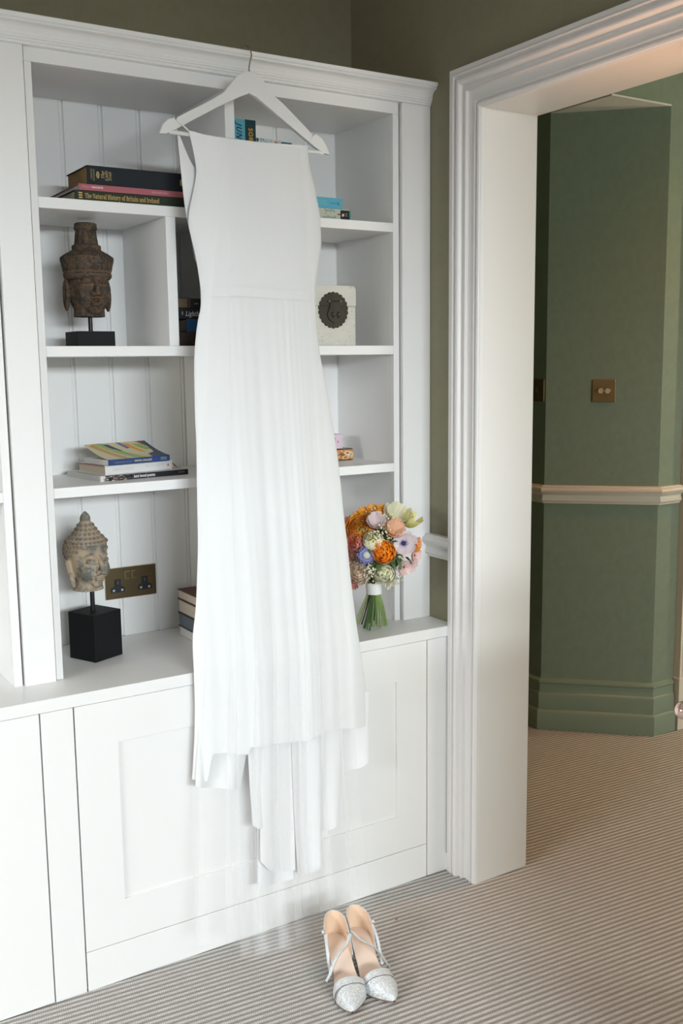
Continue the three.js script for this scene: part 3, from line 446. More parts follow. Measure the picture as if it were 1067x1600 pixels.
// worktop stack half behind the dress: its page edges face the Buddha head
{
  const G = 'books stacked on the worktop behind the dress', X = -0.2;
  const put = (name, label, y, T, cover, pages, z1, L = 0.145, D = 0.19) => book(name, label, G, { L, T, D, cover, pages, at: [X + D, y, z1 - L / 2], turn: Math.PI / 2 });
  put('hardback_book', 'white paged hardback at the bottom of the worktop stack', WT, 0.0262, hexMat('#cfcac2', 0.6), PG_WHITE, -0.066);
  put('hardback_book', 'dark blue grey hardback third from the top of the worktop stack', WT + 0.0264, 0.038, hexMat('#23282d', 0.45), pageLines(0.16, 0.19, 0.21, 2), -0.068);
  put('hardback_book', 'brown hardback second from the top of the worktop stack', WT + 0.0647, 0.038, hexMat('#3a261d', 0.6), PG_CREAM, -0.066);
  const t = put('hardback_book', 'russet hardback with white lettering on top of the worktop stack', WT + 0.103, 0.0265, hexMat('#5c3325', 0.6), PG_CREAM, -0.067);
  mesh('cover_print', new THREE.PlaneGeometry(0.11, 0.12).rotateX(-Math.PI / 2).translate(0, 0.0267, -0.10), mat(1, 1, 1, 0.6, { map: canvasTex(256, 256, (c, W, H) => { c.fillStyle = '#5c3325'; c.fillRect(0, 0, W, H); c.fillStyle = '#ded6cc'; c.save(); c.translate(128, 128); c.rotate(Math.PI); fit(c, 'LETTERS', 0, -40, 220, 'bold 48px serif', 'center'); fit(c, 'HOME', 0, 30, 160, 'bold 48px serif', 'center'); c.restore(); }) }), t);
}
// ---------------------------------------------------------------- carved heads on stands
const smin = (a, b, k) => { const h = clamp(0.5 + 0.5 * (b - a) / k); return lerp(b, a, h) - k * h * (1 - h); };
const sdEll = (x, y, z, cx, cy, cz, rx, ry, rz) => { const px = (x - cx) / rx, py = (y - cy) / ry, pz = (z - cz) / rz, k0 = Math.hypot(px, py, pz), k1 = Math.hypot(px / rx, py / ry, pz / rz); return k1 > 1e-9 ? k0 * (k0 - 1) / k1 : -Math.min(rx, ry, rz); };
const sdCap = (x, y, z, ax, ay, az, bx, by, bz, ra, rb_) => { const dx = bx - ax, dy = by - ay, dz = bz - az, t = clamp(((x - ax) * dx + (y - ay) * dy + (z - az) * dz) / (dx * dx + dy * dy + dz * dz)); return Math.hypot(x - ax - dx * t, y - ay - dy * t, z - az - dz * t) - lerp(ra, rb_, t); };
const sdProf = (x, y, z, tab, y0, y1, kz = 1) => { const d = (Math.hypot(x, z * kz) - pl(tab, y)) * 0.85; return Math.max(d, y0 - y, y - y1); };
function march(sdf, half, cy, res) {
  const mc = new MarchingCubes(res, new THREE.MeshStandardMaterial(), false, false, 400000); mc.isolation = 0; const hs = res / 2;
  let i = 0; for (let z = 0; z < res; z++) for (let y = 0; y < res; y++) for (let x = 0; x < res; x++) mc.field[i++] = -sdf((x - hs) / hs * half, (y - hs) / hs * half + cy, (z - hs) / hs * half);
  mc.update(); const n = mc.count, g0 = new THREE.BufferGeometry(), p = new Float32Array(n * 3);
  for (let k = 0; k < n; k++) { p[3 * k] = mc.positionArray[3 * k] * half; p[3 * k + 1] = mc.positionArray[3 * k + 1] * half + cy; p[3 * k + 2] = mc.positionArray[3 * k + 2] * half; }
  g0.setAttribute('position', new THREE.BufferAttribute(p, 3)); const g = mergeVertices(g0, half / res * 0.02); g.computeVertexNormals(); g.setAttribute('uv', new THREE.Float32BufferAttribute(new Float32Array(g.attributes.position.count * 2), 2)); return g;
}
function paintVerts(g, f) { const p = g.attributes.position, n = g.attributes.normal, c = []; for (let i = 0; i < p.count; i++) c.push(...f(p.getX(i), p.getY(i), p.getZ(i), n.getX(i), n.getY(i), n.getZ(i))); g.setAttribute('color', new THREE.Float32BufferAttribute(c, 3)); return g; }
const mix3 = (a, b, t) => [lerp(a[0], b[0], t), lerp(a[1], b[1], t), lerp(a[2], b[2], t)];
const line = (d, w) => Math.exp(-(d * d) / (w * w));
const BLACK_STAND = mat(0.008, 0.009, 0.010, 0.6, { specularIntensity: 0.45 }), BLACK_ROD = mat(0.01, 0.01, 0.01, 0.4);
{ // crowned head
  const hat = [[0.088, 0.052], [0.094, 0.0565], [0.1, 0.0572], [0.104, 0.0555], [0.108, 0.0575], [0.136, 0.0635], [0.1405, 0.0625], [0.147, 0.053], [0.155, 0.039], [0.158, 0.0345], [0.168, 0.0345], [0.1705, 0.0285], [0.203, 0.0245], [0.206, 0.0275], [0.219, 0.0265], [0.221, 0.023]];
  const sdf = (x, y, z) => {
    const ax = Math.abs(x);
    let d = smin(sdEll(x, y, z, 0, 0.070, -0.002, 0.0475, 0.060, 0.050), sdEll(x, y, z, 0, 0.040, 0.004, 0.0425, 0.037, 0.0435), 0.012);
    d = smin(d, sdProf(x, y, z, [[0, 0.037], [0.012, 0.0365], [0.03, 0.034]], 0, 0.03), 0.003);
    d = smin(d, sdEll(ax, y, z, 0.0255, 0.054, 0.031, 0.016, 0.022, 0.0150), 0.008);
    d = smin(d, sdEll(x, y, z, 0, 0.0150, 0.0385, 0.019, 0.0095, 0.0120), 0.006);
    d = smin(d, sdCap(ax, y, z, 0.004, 0.0925, 0.0480, 0.034, 0.0905, 0.035, 0.0036, 0.003), 0.0035);
    d = Math.max(d, -sdEll(ax, y, z, 0.0195, 0.0865, 0.0535, 0.0135, 0.0050, 0.0075));
    d = smin(d, sdEll(ax, y, z, 0.0205, 0.0810, 0.0410, 0.0140, 0.0075, 0.0080), 0.002);
    d = Math.max(d, -sdEll(ax, y, z, 0.0205, 0.0738, 0.0500, 0.0150, 0.0011, 0.0075));
    d = smin(d, sdCap(x, y, z, 0, 0.0930, 0.0470, 0, 0.0545, 0.0605, 0.0042, 0.0072), 0.0035);
    d = smin(d, sdEll(ax, y, z, 0.0090, 0.0520, 0.0530, 0.0068, 0.0054, 0.0070), 0.0025);
    d = smin(d, sdEll(x, y, z, 0, 0.0382 + 0.0012 * Math.cos(x * 260), 0.0485, 0.0205, 0.0040, 0.0085), 0.0014);
    d = smin(d, sdEll(x, y, z, 0, 0.0290, 0.0475, 0.0165, 0.0050, 0.0085), 0.0014);
    d = Math.max(d, -sdEll(x, y, z, 0, 0.0336, 0.0560, 0.0190, 0.0009, 0.0060));
    d = smin(d, sdEll(ax, y, z, 0.0525, 0.052, -0.008, 0.0075, 0.0385, 0.0145), 0.003);
    d = Math.max(d, -sdEll(ax, y, z, 0.0605, 0.056, -0.003, 0.0045, 0.026, 0.007));
    const th = Math.atan2(x, z); let h = sdProf(x, y, z, hat, 0.088, 0.221);
    if (y > 0.172 && y < 0.203) h += 0.0012 * (Math.cos(th * 12) > 0.2 ? 0 : 1);
    if (y > 0.109 && y < 0.135) h += 0.0011 * (0.5 + 0.5 * Math.cos(th * 20)) * (0.5 + 0.5 * Math.cos((y - 0.122) * 420)) ;
    d = smin(d, h, 0.003);
    return d - 0.0009 * (fbm(x * 420, y * 420, z * 420) - 0.5) - 0.0006 * (noise3(x * 150, y * 150, z * 150) - 0.5);
  };
  const geo = paintVerts(march(sdf, 0.117, 0.1105, 132), (x, y, z) => {
    const n = fbm(x * 75, y * 75, z * 75), n2 = fbm(x * 520 + 5, y * 520, z * 520), n3 = fbm(x * 210, y * 210 + 4, z * 210), ax = Math.abs(x);
    let c = mix3([0.034, 0.029, 0.022], [0.090, 0.060, 0.037], sst(0.38, 0.62, 0.55 * n + 0.45 * n3)); c = mix3(c, [0.17, 0.135, 0.095], 0.6 * sst(0.54, 0.70, n2));
    let r = 0.7 * line(y - 0.1055, 0.0012) + 0.5 * line(y - 0.0975, 0.0012);
    if (z > 0.02) r += 0.95 * line(y - 0.0738, 0.0011) * sst(0.037, 0.031, ax) * sst(0.004, 0.008, ax) + 0.95 * line(y - 0.0336, 0.0010) * sst(0.021, 0.016, ax) + 0.7 * line(y - 0.0440, 0.0012) * sst(0.015, 0.01, ax) + 0.35 * line(y - 0.0870, 0.0015) * sst(0.034, 0.026, ax);
    r += 0.4 * sst(0.60, 0.70, fbm(x * 110 + 9, y * 110, z * 110)); return mix3(c, [0.30, 0.145, 0.062], clamp(r) * (0.5 + 0.6 * n2));
  });
  const g = thing('carved_head', 'dark brown carved stone head with a tall crown on a black stand', 'sculpture'); g.position.set(-0.4385, S2, -0.127);
  mesh('stand', rb(-0.0465, 0.0465, 0, 0.0365, -0.0465, 0.0465, 0.0012), BLACK_STAND, g);
  mesh('rod', new THREE.CylinderGeometry(0.0052, 0.0052, 0.046, 16).translate(0.002, 0.0585, 0), BLACK_ROD, g);
  const h = mesh('head', geo, mat(1, 1, 1, 0.85, { vertexColors: true }), g); h.position.set(0.0005, 0.0715, 0); h.rotation.y = deg(4); h.userData.label = 'weathered stone head with closed eyes';
}
{ // Buddha head with curls
  const prof = [[0.088, 0.052], [0.10, 0.0545], [0.112, 0.0545], [0.122, 0.051], [0.132, 0.043], [0.138, 0.0365], [0.142, 0.0335], [0.150, 0.0285], [0.160, 0.0215], [0.170, 0.0150], [0.1735, 0.0130]];
  const hair = (x, y, z) => { const hy = 0.100 + 0.020 * clamp((z + 0.01) / 0.05) ** 1.2; return y > hy - 0.028 * clamp((0.012 - z) / 0.03); };
  const sdf = (x, y, z) => {
    const ax = Math.abs(x);
    let d = smin(sdEll(x, y, z, 0, 0.074, 0.002, 0.0475, 0.056, 0.0505), sdEll(x, y, z, 0, 0.046, 0.010, 0.036, 0.034, 0.038), 0.012);
    d = smin(d, sdEll(x, y, z, 0, 0.100, -0.006, 0.0530, 0.044, 0.0545), 0.004);
    d = smin(d, sdProf(x, y, z, prof, 0.118, 0.1735), 0.006);
    d = smin(d, sdProf(x, y, z, [[0, 0.0385], [0.006, 0.0365], [0.016, 0.0315], [0.04, 0.030]], 0, 0.04), 0.004);
    d = smin(d, sdProf(x, y, z, [[0.1715, 0.0118], [0.178, 0.0130], [0.184, 0.0122], [0.190, 0.0092], [0.1955, 0.0040], [0.198, 0.0005]], 0.1715, 0.199), 0.001);
    d = smin(d, sdEll(ax, y, z, 0.0245, 0.052, 0.0325, 0.0165, 0.020, 0.0150), 0.009);
    d = smin(d, sdEll(x, y, z, 0, 0.0195, 0.0385, 0.0145, 0.0100, 0.0120), 0.006);
    d = smin(d, sdCap(ax, y, z, 0.004, 0.0850, 0.0500, 0.018, 0.0965, 0.0480, 0.0024, 0.0026), 0.0025); d = smin(d, sdCap(ax, y, z, 0.018, 0.0965, 0.0480, 0.036, 0.0880, 0.035, 0.0026, 0.0018), 0.0025);
    d = Math.max(d, -sdEll(ax, y, z, 0.0190, 0.0850, 0.0550, 0.0145, 0.0062, 0.0100));
    d = smin(d, sdEll(ax, y, z, 0.0195, 0.0775, 0.0425, 0.0135, 0.0070, 0.0080), 0.0018);
    d = Math.max(d, -sdEll(ax, y, z, 0.0195, 0.0710, 0.0520, 0.0140, 0.0010, 0.0080));
    d = smin(d, sdCap(x, y, z, 0, 0.0890, 0.0500, 0, 0.0540, 0.0635, 0.0042, 0.0066), 0.0035);
    d = smin(d, sdEll(ax, y, z, 0.0078, 0.0520, 0.0560, 0.0060, 0.0048, 0.0065), 0.0024);
    d = smin(d, sdEll(x, y, z, 0, 0.0402 + 0.0011 * Math.cos(x * 300), 0.0520, 0.0165, 0.0037, 0.0080), 0.0014);
    d = smin(d, sdEll(x, y, z, 0, 0.0325, 0.0510, 0.0130, 0.0046, 0.0080), 0.0014);
    d = Math.max(d, -sdEll(x, y, z, 0, 0.0365, 0.0585, 0.0150, 0.0008, 0.0060));
    d = smin(d, sdCap(ax, y, z, 0.0505, 0.074, -0.008, 0.0430, 0.016, -0.002, 0.0085, 0.0062), 0.003);
    d = Math.max(d, -sdCap(ax, y, z, 0.0590, 0.072, -0.003, 0.0520, 0.030, 0.003, 0.0032, 0.0026));
    return d - 0.0005 * (fbm(x * 420, y * 420, z * 420) - 0.5);
  };
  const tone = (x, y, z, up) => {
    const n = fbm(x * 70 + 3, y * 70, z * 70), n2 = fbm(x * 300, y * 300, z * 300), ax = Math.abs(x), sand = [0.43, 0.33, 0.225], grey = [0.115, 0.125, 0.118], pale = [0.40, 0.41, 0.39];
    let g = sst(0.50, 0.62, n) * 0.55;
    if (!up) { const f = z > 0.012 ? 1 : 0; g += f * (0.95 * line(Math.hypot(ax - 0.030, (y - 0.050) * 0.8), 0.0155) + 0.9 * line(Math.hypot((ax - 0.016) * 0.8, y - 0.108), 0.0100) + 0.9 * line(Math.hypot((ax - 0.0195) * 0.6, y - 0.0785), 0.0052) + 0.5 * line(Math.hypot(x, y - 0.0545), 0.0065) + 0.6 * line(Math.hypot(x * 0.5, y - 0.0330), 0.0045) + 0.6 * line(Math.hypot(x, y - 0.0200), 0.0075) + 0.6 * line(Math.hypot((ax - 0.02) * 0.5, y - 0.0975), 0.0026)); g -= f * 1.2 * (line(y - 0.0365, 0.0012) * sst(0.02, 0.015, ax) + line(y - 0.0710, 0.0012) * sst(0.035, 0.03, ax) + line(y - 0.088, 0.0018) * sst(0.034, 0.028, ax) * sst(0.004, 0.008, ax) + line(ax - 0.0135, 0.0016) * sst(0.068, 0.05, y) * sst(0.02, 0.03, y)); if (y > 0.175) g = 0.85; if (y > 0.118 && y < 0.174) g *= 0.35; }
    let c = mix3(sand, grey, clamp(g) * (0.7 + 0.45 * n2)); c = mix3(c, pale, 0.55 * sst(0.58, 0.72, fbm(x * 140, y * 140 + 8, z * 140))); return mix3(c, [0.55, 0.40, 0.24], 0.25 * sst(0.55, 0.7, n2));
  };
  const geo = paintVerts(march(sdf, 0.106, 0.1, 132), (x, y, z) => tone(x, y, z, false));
  // snail curls: small coiled knobs laid in rings over the hair
  const curls = [], curl = merge([new THREE.SphereGeometry(0.0036, 8, 5, 0, Math.PI * 2, 0, Math.PI / 2).scale(1, 0.75, 1), new THREE.TorusGeometry(0.0036, 0.0011, 5, 10).rotateX(Math.PI / 2).translate(0, 0.0006, 0)]);
  const surfR = (th, y) => { let lo = 0.004, hi = 0.09; const s = Math.sin(th), c = Math.cos(th); for (let k = 0; k < 18; k++) { const m = (lo + hi) / 2; if (sdf(m * s, y, m * c) < 0) lo = m; else hi = m; } return lo; };
  for (let y = 0.062, row = 0; y < 0.171; y += 0.0102, row++) {
    const rr = surfR(Math.PI, y), n = Math.max(6, Math.round(2 * Math.PI * rr / 0.0112));
    for (let k = 0; k < n; k++) { const th = 2 * Math.PI * (k + (row & 1) / 2) / n, r = surfR(th, y), x = r * Math.sin(th), z = r * Math.cos(th);
      const hairLine = 0.066 + 0.053 * sst(-0.012, 0.044, z); if (y < hairLine || (Math.abs(x) > 0.044 && z > -0.022 && z < 0.010 && y < 0.086)) continue;
      const e = 0.0015, nx = sdf(x + e, y, z) - sdf(x - e, y, z), ny = sdf(x, y + e, z) - sdf(x, y - e, z), nz = sdf(x, y, z + e) - sdf(x, y, z - e), q = new THREE.Quaternion().setFromUnitVectors(V3(0, 1, 0), V3(nx, ny, nz).normalize());
      const c = curl.clone().applyMatrix4(new THREE.Matrix4().compose(V3(x, y, z), q, V3(1, 1, 1))); c.applyMatrix4(new THREE.Matrix4()); curls.push(c); } }
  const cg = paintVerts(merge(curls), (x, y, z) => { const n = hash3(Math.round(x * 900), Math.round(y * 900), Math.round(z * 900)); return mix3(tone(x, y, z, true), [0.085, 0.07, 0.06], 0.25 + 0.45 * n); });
  const g = thing('buddha_head', 'grey and sand coloured Buddha head with snail curls on a black cube', 'sculpture'); g.position.set(-0.4555, WT, -0.142); const T = deg(24.2);
  const cube = mesh('stand', rb(-0.046, 0.046, 0, 0.1195, -0.046, 0.046, 0.001), BLACK_STAND, g); cube.rotation.y = T;
  mesh('rod', new THREE.CylinderGeometry(0.0058, 0.0058, 0.06, 16).translate(-0.004, 0.149, 0.0), BLACK_ROD, g);
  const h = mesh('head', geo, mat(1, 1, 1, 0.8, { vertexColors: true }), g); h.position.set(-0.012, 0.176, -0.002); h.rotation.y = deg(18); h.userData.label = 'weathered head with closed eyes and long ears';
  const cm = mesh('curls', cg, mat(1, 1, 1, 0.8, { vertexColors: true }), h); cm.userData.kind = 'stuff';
}
// ---------------------------------------------------------------- brass plates
const BRASS = mat(0.155, 0.115, 0.062, 0.34, { metal: 0.85 }), BRASS_L = mat(0.62, 0.48, 0.28, 0.3, { metal: 0.9 }), INSERT = mat(0.012, 0.013, 0.016, 0.4);
{
  const g = thing('wall_socket', 'double antique brass wall socket with black inserts', 'socket'), z = ZBK + 0.0002; g.position.set(-0.3028, 0.8345, z);
  mesh('plate_rim', rb(-0.073, 0.073, 0, 0.0860, 0, 0.0050, 0.0022, 3), BRASS_L, g);
  mesh('face_plate', rb(-0.0716, 0.0716, 0.0014, 0.0846, 0.002, 0.0060, 0.0014, 3), BRASS, g);
  for (const x of [-0.0385, 0.0385]) {
    const s = new THREE.Shape(); [[-0.019, 0.019], [0.019, 0.019], [0.019, 0.031], [0.0085, 0.0355], [0.0085, 0.054], [-0.0085, 0.054], [-0.0085, 0.0355], [-0.019, 0.031]].forEach(([a, b], i) => i ? s.lineTo(a, b) : s.moveTo(a, b)); s.closePath();
    const ins = mesh('socket_insert', new THREE.ExtrudeGeometry(s, { depth: 0.0012, bevelEnabled: true, bevelSize: 0.0006, bevelThickness: 0.0005, bevelSegments: 1 }).translate(x, 0.0, 0.0058), INSERT, g);
    for (const [a, b, w, h, m] of [[0, 0.0455, 0.0042, 0.0085, mat(0.08, 0.08, 0.085, 0.5)], [-0.0118, 0.0245, 0.0062, 0.0055, mat(0.45, 0.5, 0.55, 0.35)], [0.0118, 0.0245, 0.0062, 0.0055, mat(0.45, 0.5, 0.55, 0.35)]]) mesh('pin_slot', rb(x + a - w / 2, x + a + w / 2, b - h / 2, b + h / 2, 0.0072, 0.0079, 0.0003), m, ins);
  }
  for (const x of [-0.0105, 0.0085]) { const r = mesh('rocker_switch', rb(x - 0.0062, x + 0.0062, 0.0545, 0.074, 0.0055, 0.0085, 0.001, 2), BRASS, g); r.rotation.x = -0.03; mesh('switch_edge', merge([rb(x - 0.0066, x + 0.0066, 0.0732, 0.0748, 0.0070, 0.0092, 0.0004), rb(x - 0.0072, x - 0.0060, 0.0545, 0.0745, 0.0058, 0.0086, 0.0003), rb(x - 0.0066, x + 0.0066, 0.0536, 0.0547, 0.0058, 0.0080, 0.0003)]), BRASS_L, g); }
}
{ // dimmer on the angled hall wall and the plate round the corner
  const ux = (hB[0] - hA[0]), uz = (hB[1] - hA[1]), l = Math.hypot(ux, uz), dx = ux / l, dz = uz / l, yaw = Math.atan2(-dz, dx);
  const g = thing('dimmer_switch', 'square antique brass dimmer switch with two round knobs', 'light switch'); g.position.set(1.6555 - 0.0003 * dz, 1.3015, -0.4385 + 0.0003 * dx); g.rotation.y = yaw;
  { const t = ((1.6555 - hA[0]) * dx + (-0.4385 - hA[1]) * dz); g.position.set(hA[0] + dx * t - dz * 0.0003, 1.3015, hA[1] + dz * t + dx * 0.0003); }
  const BR2 = mat(0.30, 0.20, 0.10, 0.35, { metal: 0.8 });
  mesh('face_plate', rb(-0.043, 0.043, 0, 0.086, 0, 0.005, 0.0025, 2), BR2, g);
  for (const x of [-0.0125, 0.0125]) mesh('knob', lathe([[0, 0.018], [0.0095, 0.018], [0.0112, 0.0165], [0.0118, 0.002], [0, 0.002]], 24).rotateX(Math.PI / 2).translate(x, 0.043, 0.005), mat(0.75, 0.6, 0.42, 0.25, { metal: 0.9 }), g);
  const h = thing('light_switch', 'antique brass switch plate on the shaded hall wall', 'light switch'); h.position.set(hA[0] - 0.0003, 1.304, -0.636); h.rotation.y = -Math.PI / 2;
  mesh('face_plate', rb(-0.043, 0.043, 0, 0.086, 0, 0.005, 0.0025, 2), BR2, h); mesh('toggle', rb(-0.006, 0.006, 0.033, 0.053, 0.004, 0.009, 0.001), BR2, h);
}
// ---------------------------------------------------------------- white box with round lock plate
{
  const g = thing('wooden_box', 'worn white wooden box with a round scalloped lock plate', 'box'), wt = dataTex(256, 256, (u, v, x, y) => { const n = fbm(x / 30, y / 5, 2), s = sst(0.66, 0.74, fbm(x / 7, y / 7, 5)); const k = 232 + 18 * (n - 0.5) - 26 * s; return [k, k - 1, k - 6 - 6 * s]; });
  const BX = mat(0.82, 0.81, 0.76, 0.6, { map: wt }), x0 = 0.143, x1 = 0.2895, z1 = -0.06, z0 = -0.19, ys = 1.6146;
  mesh('body', rb(x0, x1, S2, ys - 0.0006, z0, z1, 0.0035, 2), BX, g);
  const s = new THREE.Shape(), r = 0.011, w = x1 - x0, h = 1.6675 - ys; s.moveTo(0, 0.0006); s.lineTo(w, 0.0006); s.lineTo(w, h - r); s.absarc(w - r, h - r, r, 0, Math.PI / 2); s.lineTo(r, h); s.absarc(r, h - r, r, Math.PI / 2, Math.PI); s.closePath();
  mesh('lid', new THREE.ExtrudeGeometry(s, { depth: z1 - z0 - 0.002, bevelEnabled: true, bevelSize: 0.001, bevelThickness: 0.001, bevelSegments: 2, curveSegments: 8 }).translate(x0, ys, z0 + 0.001), BX, g);
  mesh('worn_corner', rb(x1 - 0.013, x1 - 0.003, 1.6672, 1.6690, z1 - 0.006, z1 - 0.0005, 0.0006), mat(0.5, 0.24, 0.1, 0.7), g);
  const cx = 0.2158, cy = 1.6022, IRON = mat(0.062, 0.056, 0.042, 0.5, { metal: 0.45, map: dataTex(128, 128, (u, v, x, y) => { const n = fbm(x / 12, y / 12, 4); return [200 + 110 * (n - 0.5), 198 + 95 * (n - 0.5), 190 + 70 * (n - 0.5)]; }) });
  const scallop = (a0, a1, yo) => { const p = []; for (let i = 0; i <= 160; i++) { const a = a0 + (a1 - a0) * i / 160, rr = 0.0448 + 0.0036 * Math.abs(Math.sin(a * 11)); p.push(new THREE.Vector2(Math.cos(a) * rr * 0.965, Math.sin(a) * rr)); } return new THREE.Shape(p); };
  const y1 = ys - cy, aa = Math.asin(y1 / 0.047);
  const ex = { depth: 0.0022, bevelEnabled: true, bevelSize: 0.0007, bevelThickness: 0.0007, bevelSegments: 1 };
  const up = mesh('lock_plate_upper', new THREE.ExtrudeGeometry(scallop(aa + 0.02, Math.PI - aa - 0.02), ex).translate(cx, cy, z1 + 0.0008), IRON, g);
  const lo = mesh('lock_plate_lower', new THREE.ExtrudeGeometry(scallop(Math.PI - aa + 0.02, 2 * Math.PI + aa - 0.02), ex).translate(cx, cy, z1 + 0.0008), IRON, g);
  const hs = new THREE.Shape(); hs.moveTo(-0.013, 0.024); hs.lineTo(0.017, 0.024); hs.bezierCurveTo(0.017, 0.008, 0.026, 0.0, 0.025, -0.010); hs.bezierCurveTo(0.022, -0.026, 0.009, -0.030, 0.001, -0.033); hs.bezierCurveTo(-0.006, -0.030, -0.021, -0.024, -0.022, -0.010); hs.bezierCurveTo(-0.021, 0.0, -0.013, 0.006, -0.013, 0.024);
  mesh('hasp', new THREE.ExtrudeGeometry(hs, { depth: 0.0016, bevelEnabled: true, bevelSize: 0.0006, bevelThickness: 0.0006, bevelSegments: 1 }).translate(cx + 0.0015, cy - 0.002, z1 + 0.0045), IRON, g);
  const pinm = mat(0.35, 0.33, 0.28, 0.3, { metal: 0.8 });
  mesh('hinge_pin', new THREE.CylinderGeometry(0.0022, 0.0022, 0.036, 12).rotateZ(Math.PI / 2).translate(cx + 0.003, cy + 0.0235, z1 + 0.0065), IRON, g);
  for (const x of [-0.0155, 0.0205]) mesh('stud', new THREE.SphereGeometry(0.0032, 12, 8).translate(cx + x, cy + 0.0235, z1 + 0.0068), pinm, g);
  for (const x of [-0.0045, 0.0135]) { mesh('staple', new THREE.TorusGeometry(0.0050, 0.0018, 8, 16).scale(0.8, 1.2, 1).translate(cx + x, cy - 0.0125, z1 + 0.0072), mat(0.02, 0.018, 0.014, 0.5, { metal: 0.4 }), g); mesh('stud', new THREE.SphereGeometry(0.0022, 10, 8).translate(cx + x + 0.001, cy - 0.0105, z1 + 0.0085), pinm, g); }
  settle(g);
}
// ---------------------------------------------------------------- small boxes on the third shelf
{
  const t = canvasTex(512, 200, (c, W, H) => { const gr = (x, y, r, a, b) => { c.fillStyle = a; c.beginPath(); c.ellipse(x, y, r, r * 0.8, 0, 0, 7); c.fill(); c.fillStyle = b; c.beginPath(); c.ellipse(x, y, r * 0.4, r * 0.34, 0, 0, 7); c.fill(); };
    c.fillStyle = '#c98a58'; c.fillRect(0, 0, W, H); c.fillStyle = '#d9a877'; c.fillRect(0, H * 0.28, W * 0.6, H * 0.4); for (let k = 0; k < 22; k++) gr(W * (0.55 + 0.4 * hash3(k, 1, 7)), H * hash3(k, 2, 7), 40 + 20 * hash3(k, 3, 7), ['#e2c49a', '#d8b07c', '#c99a68', '#a8683a'][k % 4], '#8a5a34'); c.fillStyle = '#e9e6e4'; c.beginPath(); c.arc(W * 0.845, H * 0.52, 12, 0, 7); c.fill(); c.strokeStyle = '#b9b2b2'; c.lineWidth = 10; c.beginPath(); c.ellipse(W * 0.90, H * 0.5, 22, 34, 0, -1.5, 1.5); c.stroke();
    c.fillStyle = '#1d1512'; fit(c, 'Pearl White', W * 0.735, H * 0.52, 330, 'bold 50px sans-serif', 'right'); });
  const g = thing('soap_box', 'small rounded amber box printed with flowers and the word White', 'box'), x0 = 0.215, x1 = 0.3355, y0 = S3 + 0.0002, h = 0.0348, z1 = -0.145;
  mesh('box_body', rb(x0, x1, y0, y0 + h, z1 - 0.07, z1, 0.008, 4), mat(0.10, 0.055, 0.03, 0.3, { clearcoat: 0.6 }), g);
  mesh('printed_label', new THREE.PlaneGeometry(x1 - x0 - 0.009, h - 0.0075).translate((x0 + x1) / 2, y0 + h / 2, z1 + 0.0004), mat(1, 1, 1, 0.3, { map: t }), g); settle(g);
  const q = thing('gift_box', 'small pale pink carton on top of the amber box', 'box'), X1 = 0.2985, Y = y0 + h + 0.0002;
  mesh('carton', rb(X1 - 0.05, X1, Y, Y + 0.041, -0.205, -0.150, 0.0008), mat(0.72, 0.55, 0.62, 0.6), q);
  mesh('front_print', new THREE.PlaneGeometry(0.0485, 0.0395).translate(X1 - 0.025, Y + 0.0205, -0.1498), mat(1, 1, 1, 0.6, { map: canvasTex(128, 104, (c, W, H) => { c.fillStyle = '#ddc6d2'; c.fillRect(0, 0, W, H); c.fillStyle = '#d0608c'; c.fillRect(56, 22, 13, 66); c.beginPath(); c.arc(88, 54, 7, 0, 7); c.fill(); }) }), q); settle(q);
}
// ---------------------------------------------------------------- hanger
{
  const g = thing('coat_hanger', 'white painted wooden hanger hooked over the cornice', 'hanger'), Z = 0.078;
  const P = [[-0.3253, 1.9795], [-0.3169, 1.9984], [-0.304, 2.0109], [-0.2898, 2.0153], [-0.2854, 2.0095], [-0.2804, 2.0177], [-0.1942, 2.0656], [-0.1609, 2.0866], [-0.142, 2.1089], [-0.1248, 2.1282], [-0.1095, 2.1373], [-0.0955, 2.1413], [-0.079, 2.1400], [-0.0639, 2.1325], [-0.0523, 2.1174], [-0.0407, 2.1], [-0.008, 2.0805], [0.0357, 2.0469], [0.0696, 2.0205], [0.0768, 2.0127], [0.0842, 2.0185], [0.1007, 2.0101], [0.1134, 1.9946], [0.1224, 1.9756], [0.1094, 1.9774], [0.0801, 1.9914], [0.0352, 2.0185], [-0.0261, 2.0563], [-0.077, 2.0880], [-0.0973, 2.0944], [-0.1194, 2.0845], [-0.1783, 2.0547], [-0.2441, 2.0175], [-0.2892, 1.9917], [-0.3114, 1.981]];
  const s = new THREE.Shape(P.map(p => new THREE.Vector2(...p))), M = mat(0.80, 0.80, 0.79, 0.35);
  mesh('hanger_arms', new THREE.ExtrudeGeometry(s, { depth: 0.008, bevelEnabled: true, bevelSize: 0.0016, bevelThickness: 0.002, bevelSegments: 3 }).translate(0, 0, Z - 0.006), M, g);
  mesh('trouser_bar', new THREE.CylinderGeometry(0.0048, 0.0048, 0.41, 16).rotateZ(Math.PI / 2).rotateZ(-0.02).translate(-0.0975, 1.9812, Z - 0.001), M, g);
  const hk = [V3(-0.0945, 2.132, Z), V3(-0.0942, 2.150, Z), V3(-0.0900, 2.168, Z - 0.001), V3(-0.0850, 2.182, Z - 0.004), V3(-0.0845, 2.197, Z - 0.012), V3(-0.0845, 2.209, Z - 0.030), V3(-0.0845, 2.2085, 0.033), V3(-0.0845, 2.2035, 0.020)];
  mesh('hook', tube(hk, 0.0017, 60, 10), mat(0.55, 0.55, 0.56, 0.22, { metal: 1 }), g);
  mesh('hook_collar', new THREE.CylinderGeometry(0.003, 0.003, 0.004, 14).translate(-0.0944, 2.1425, Z), mat(0.55, 0.55, 0.56, 0.22, { metal: 1 }), g);
  settle(g);
}
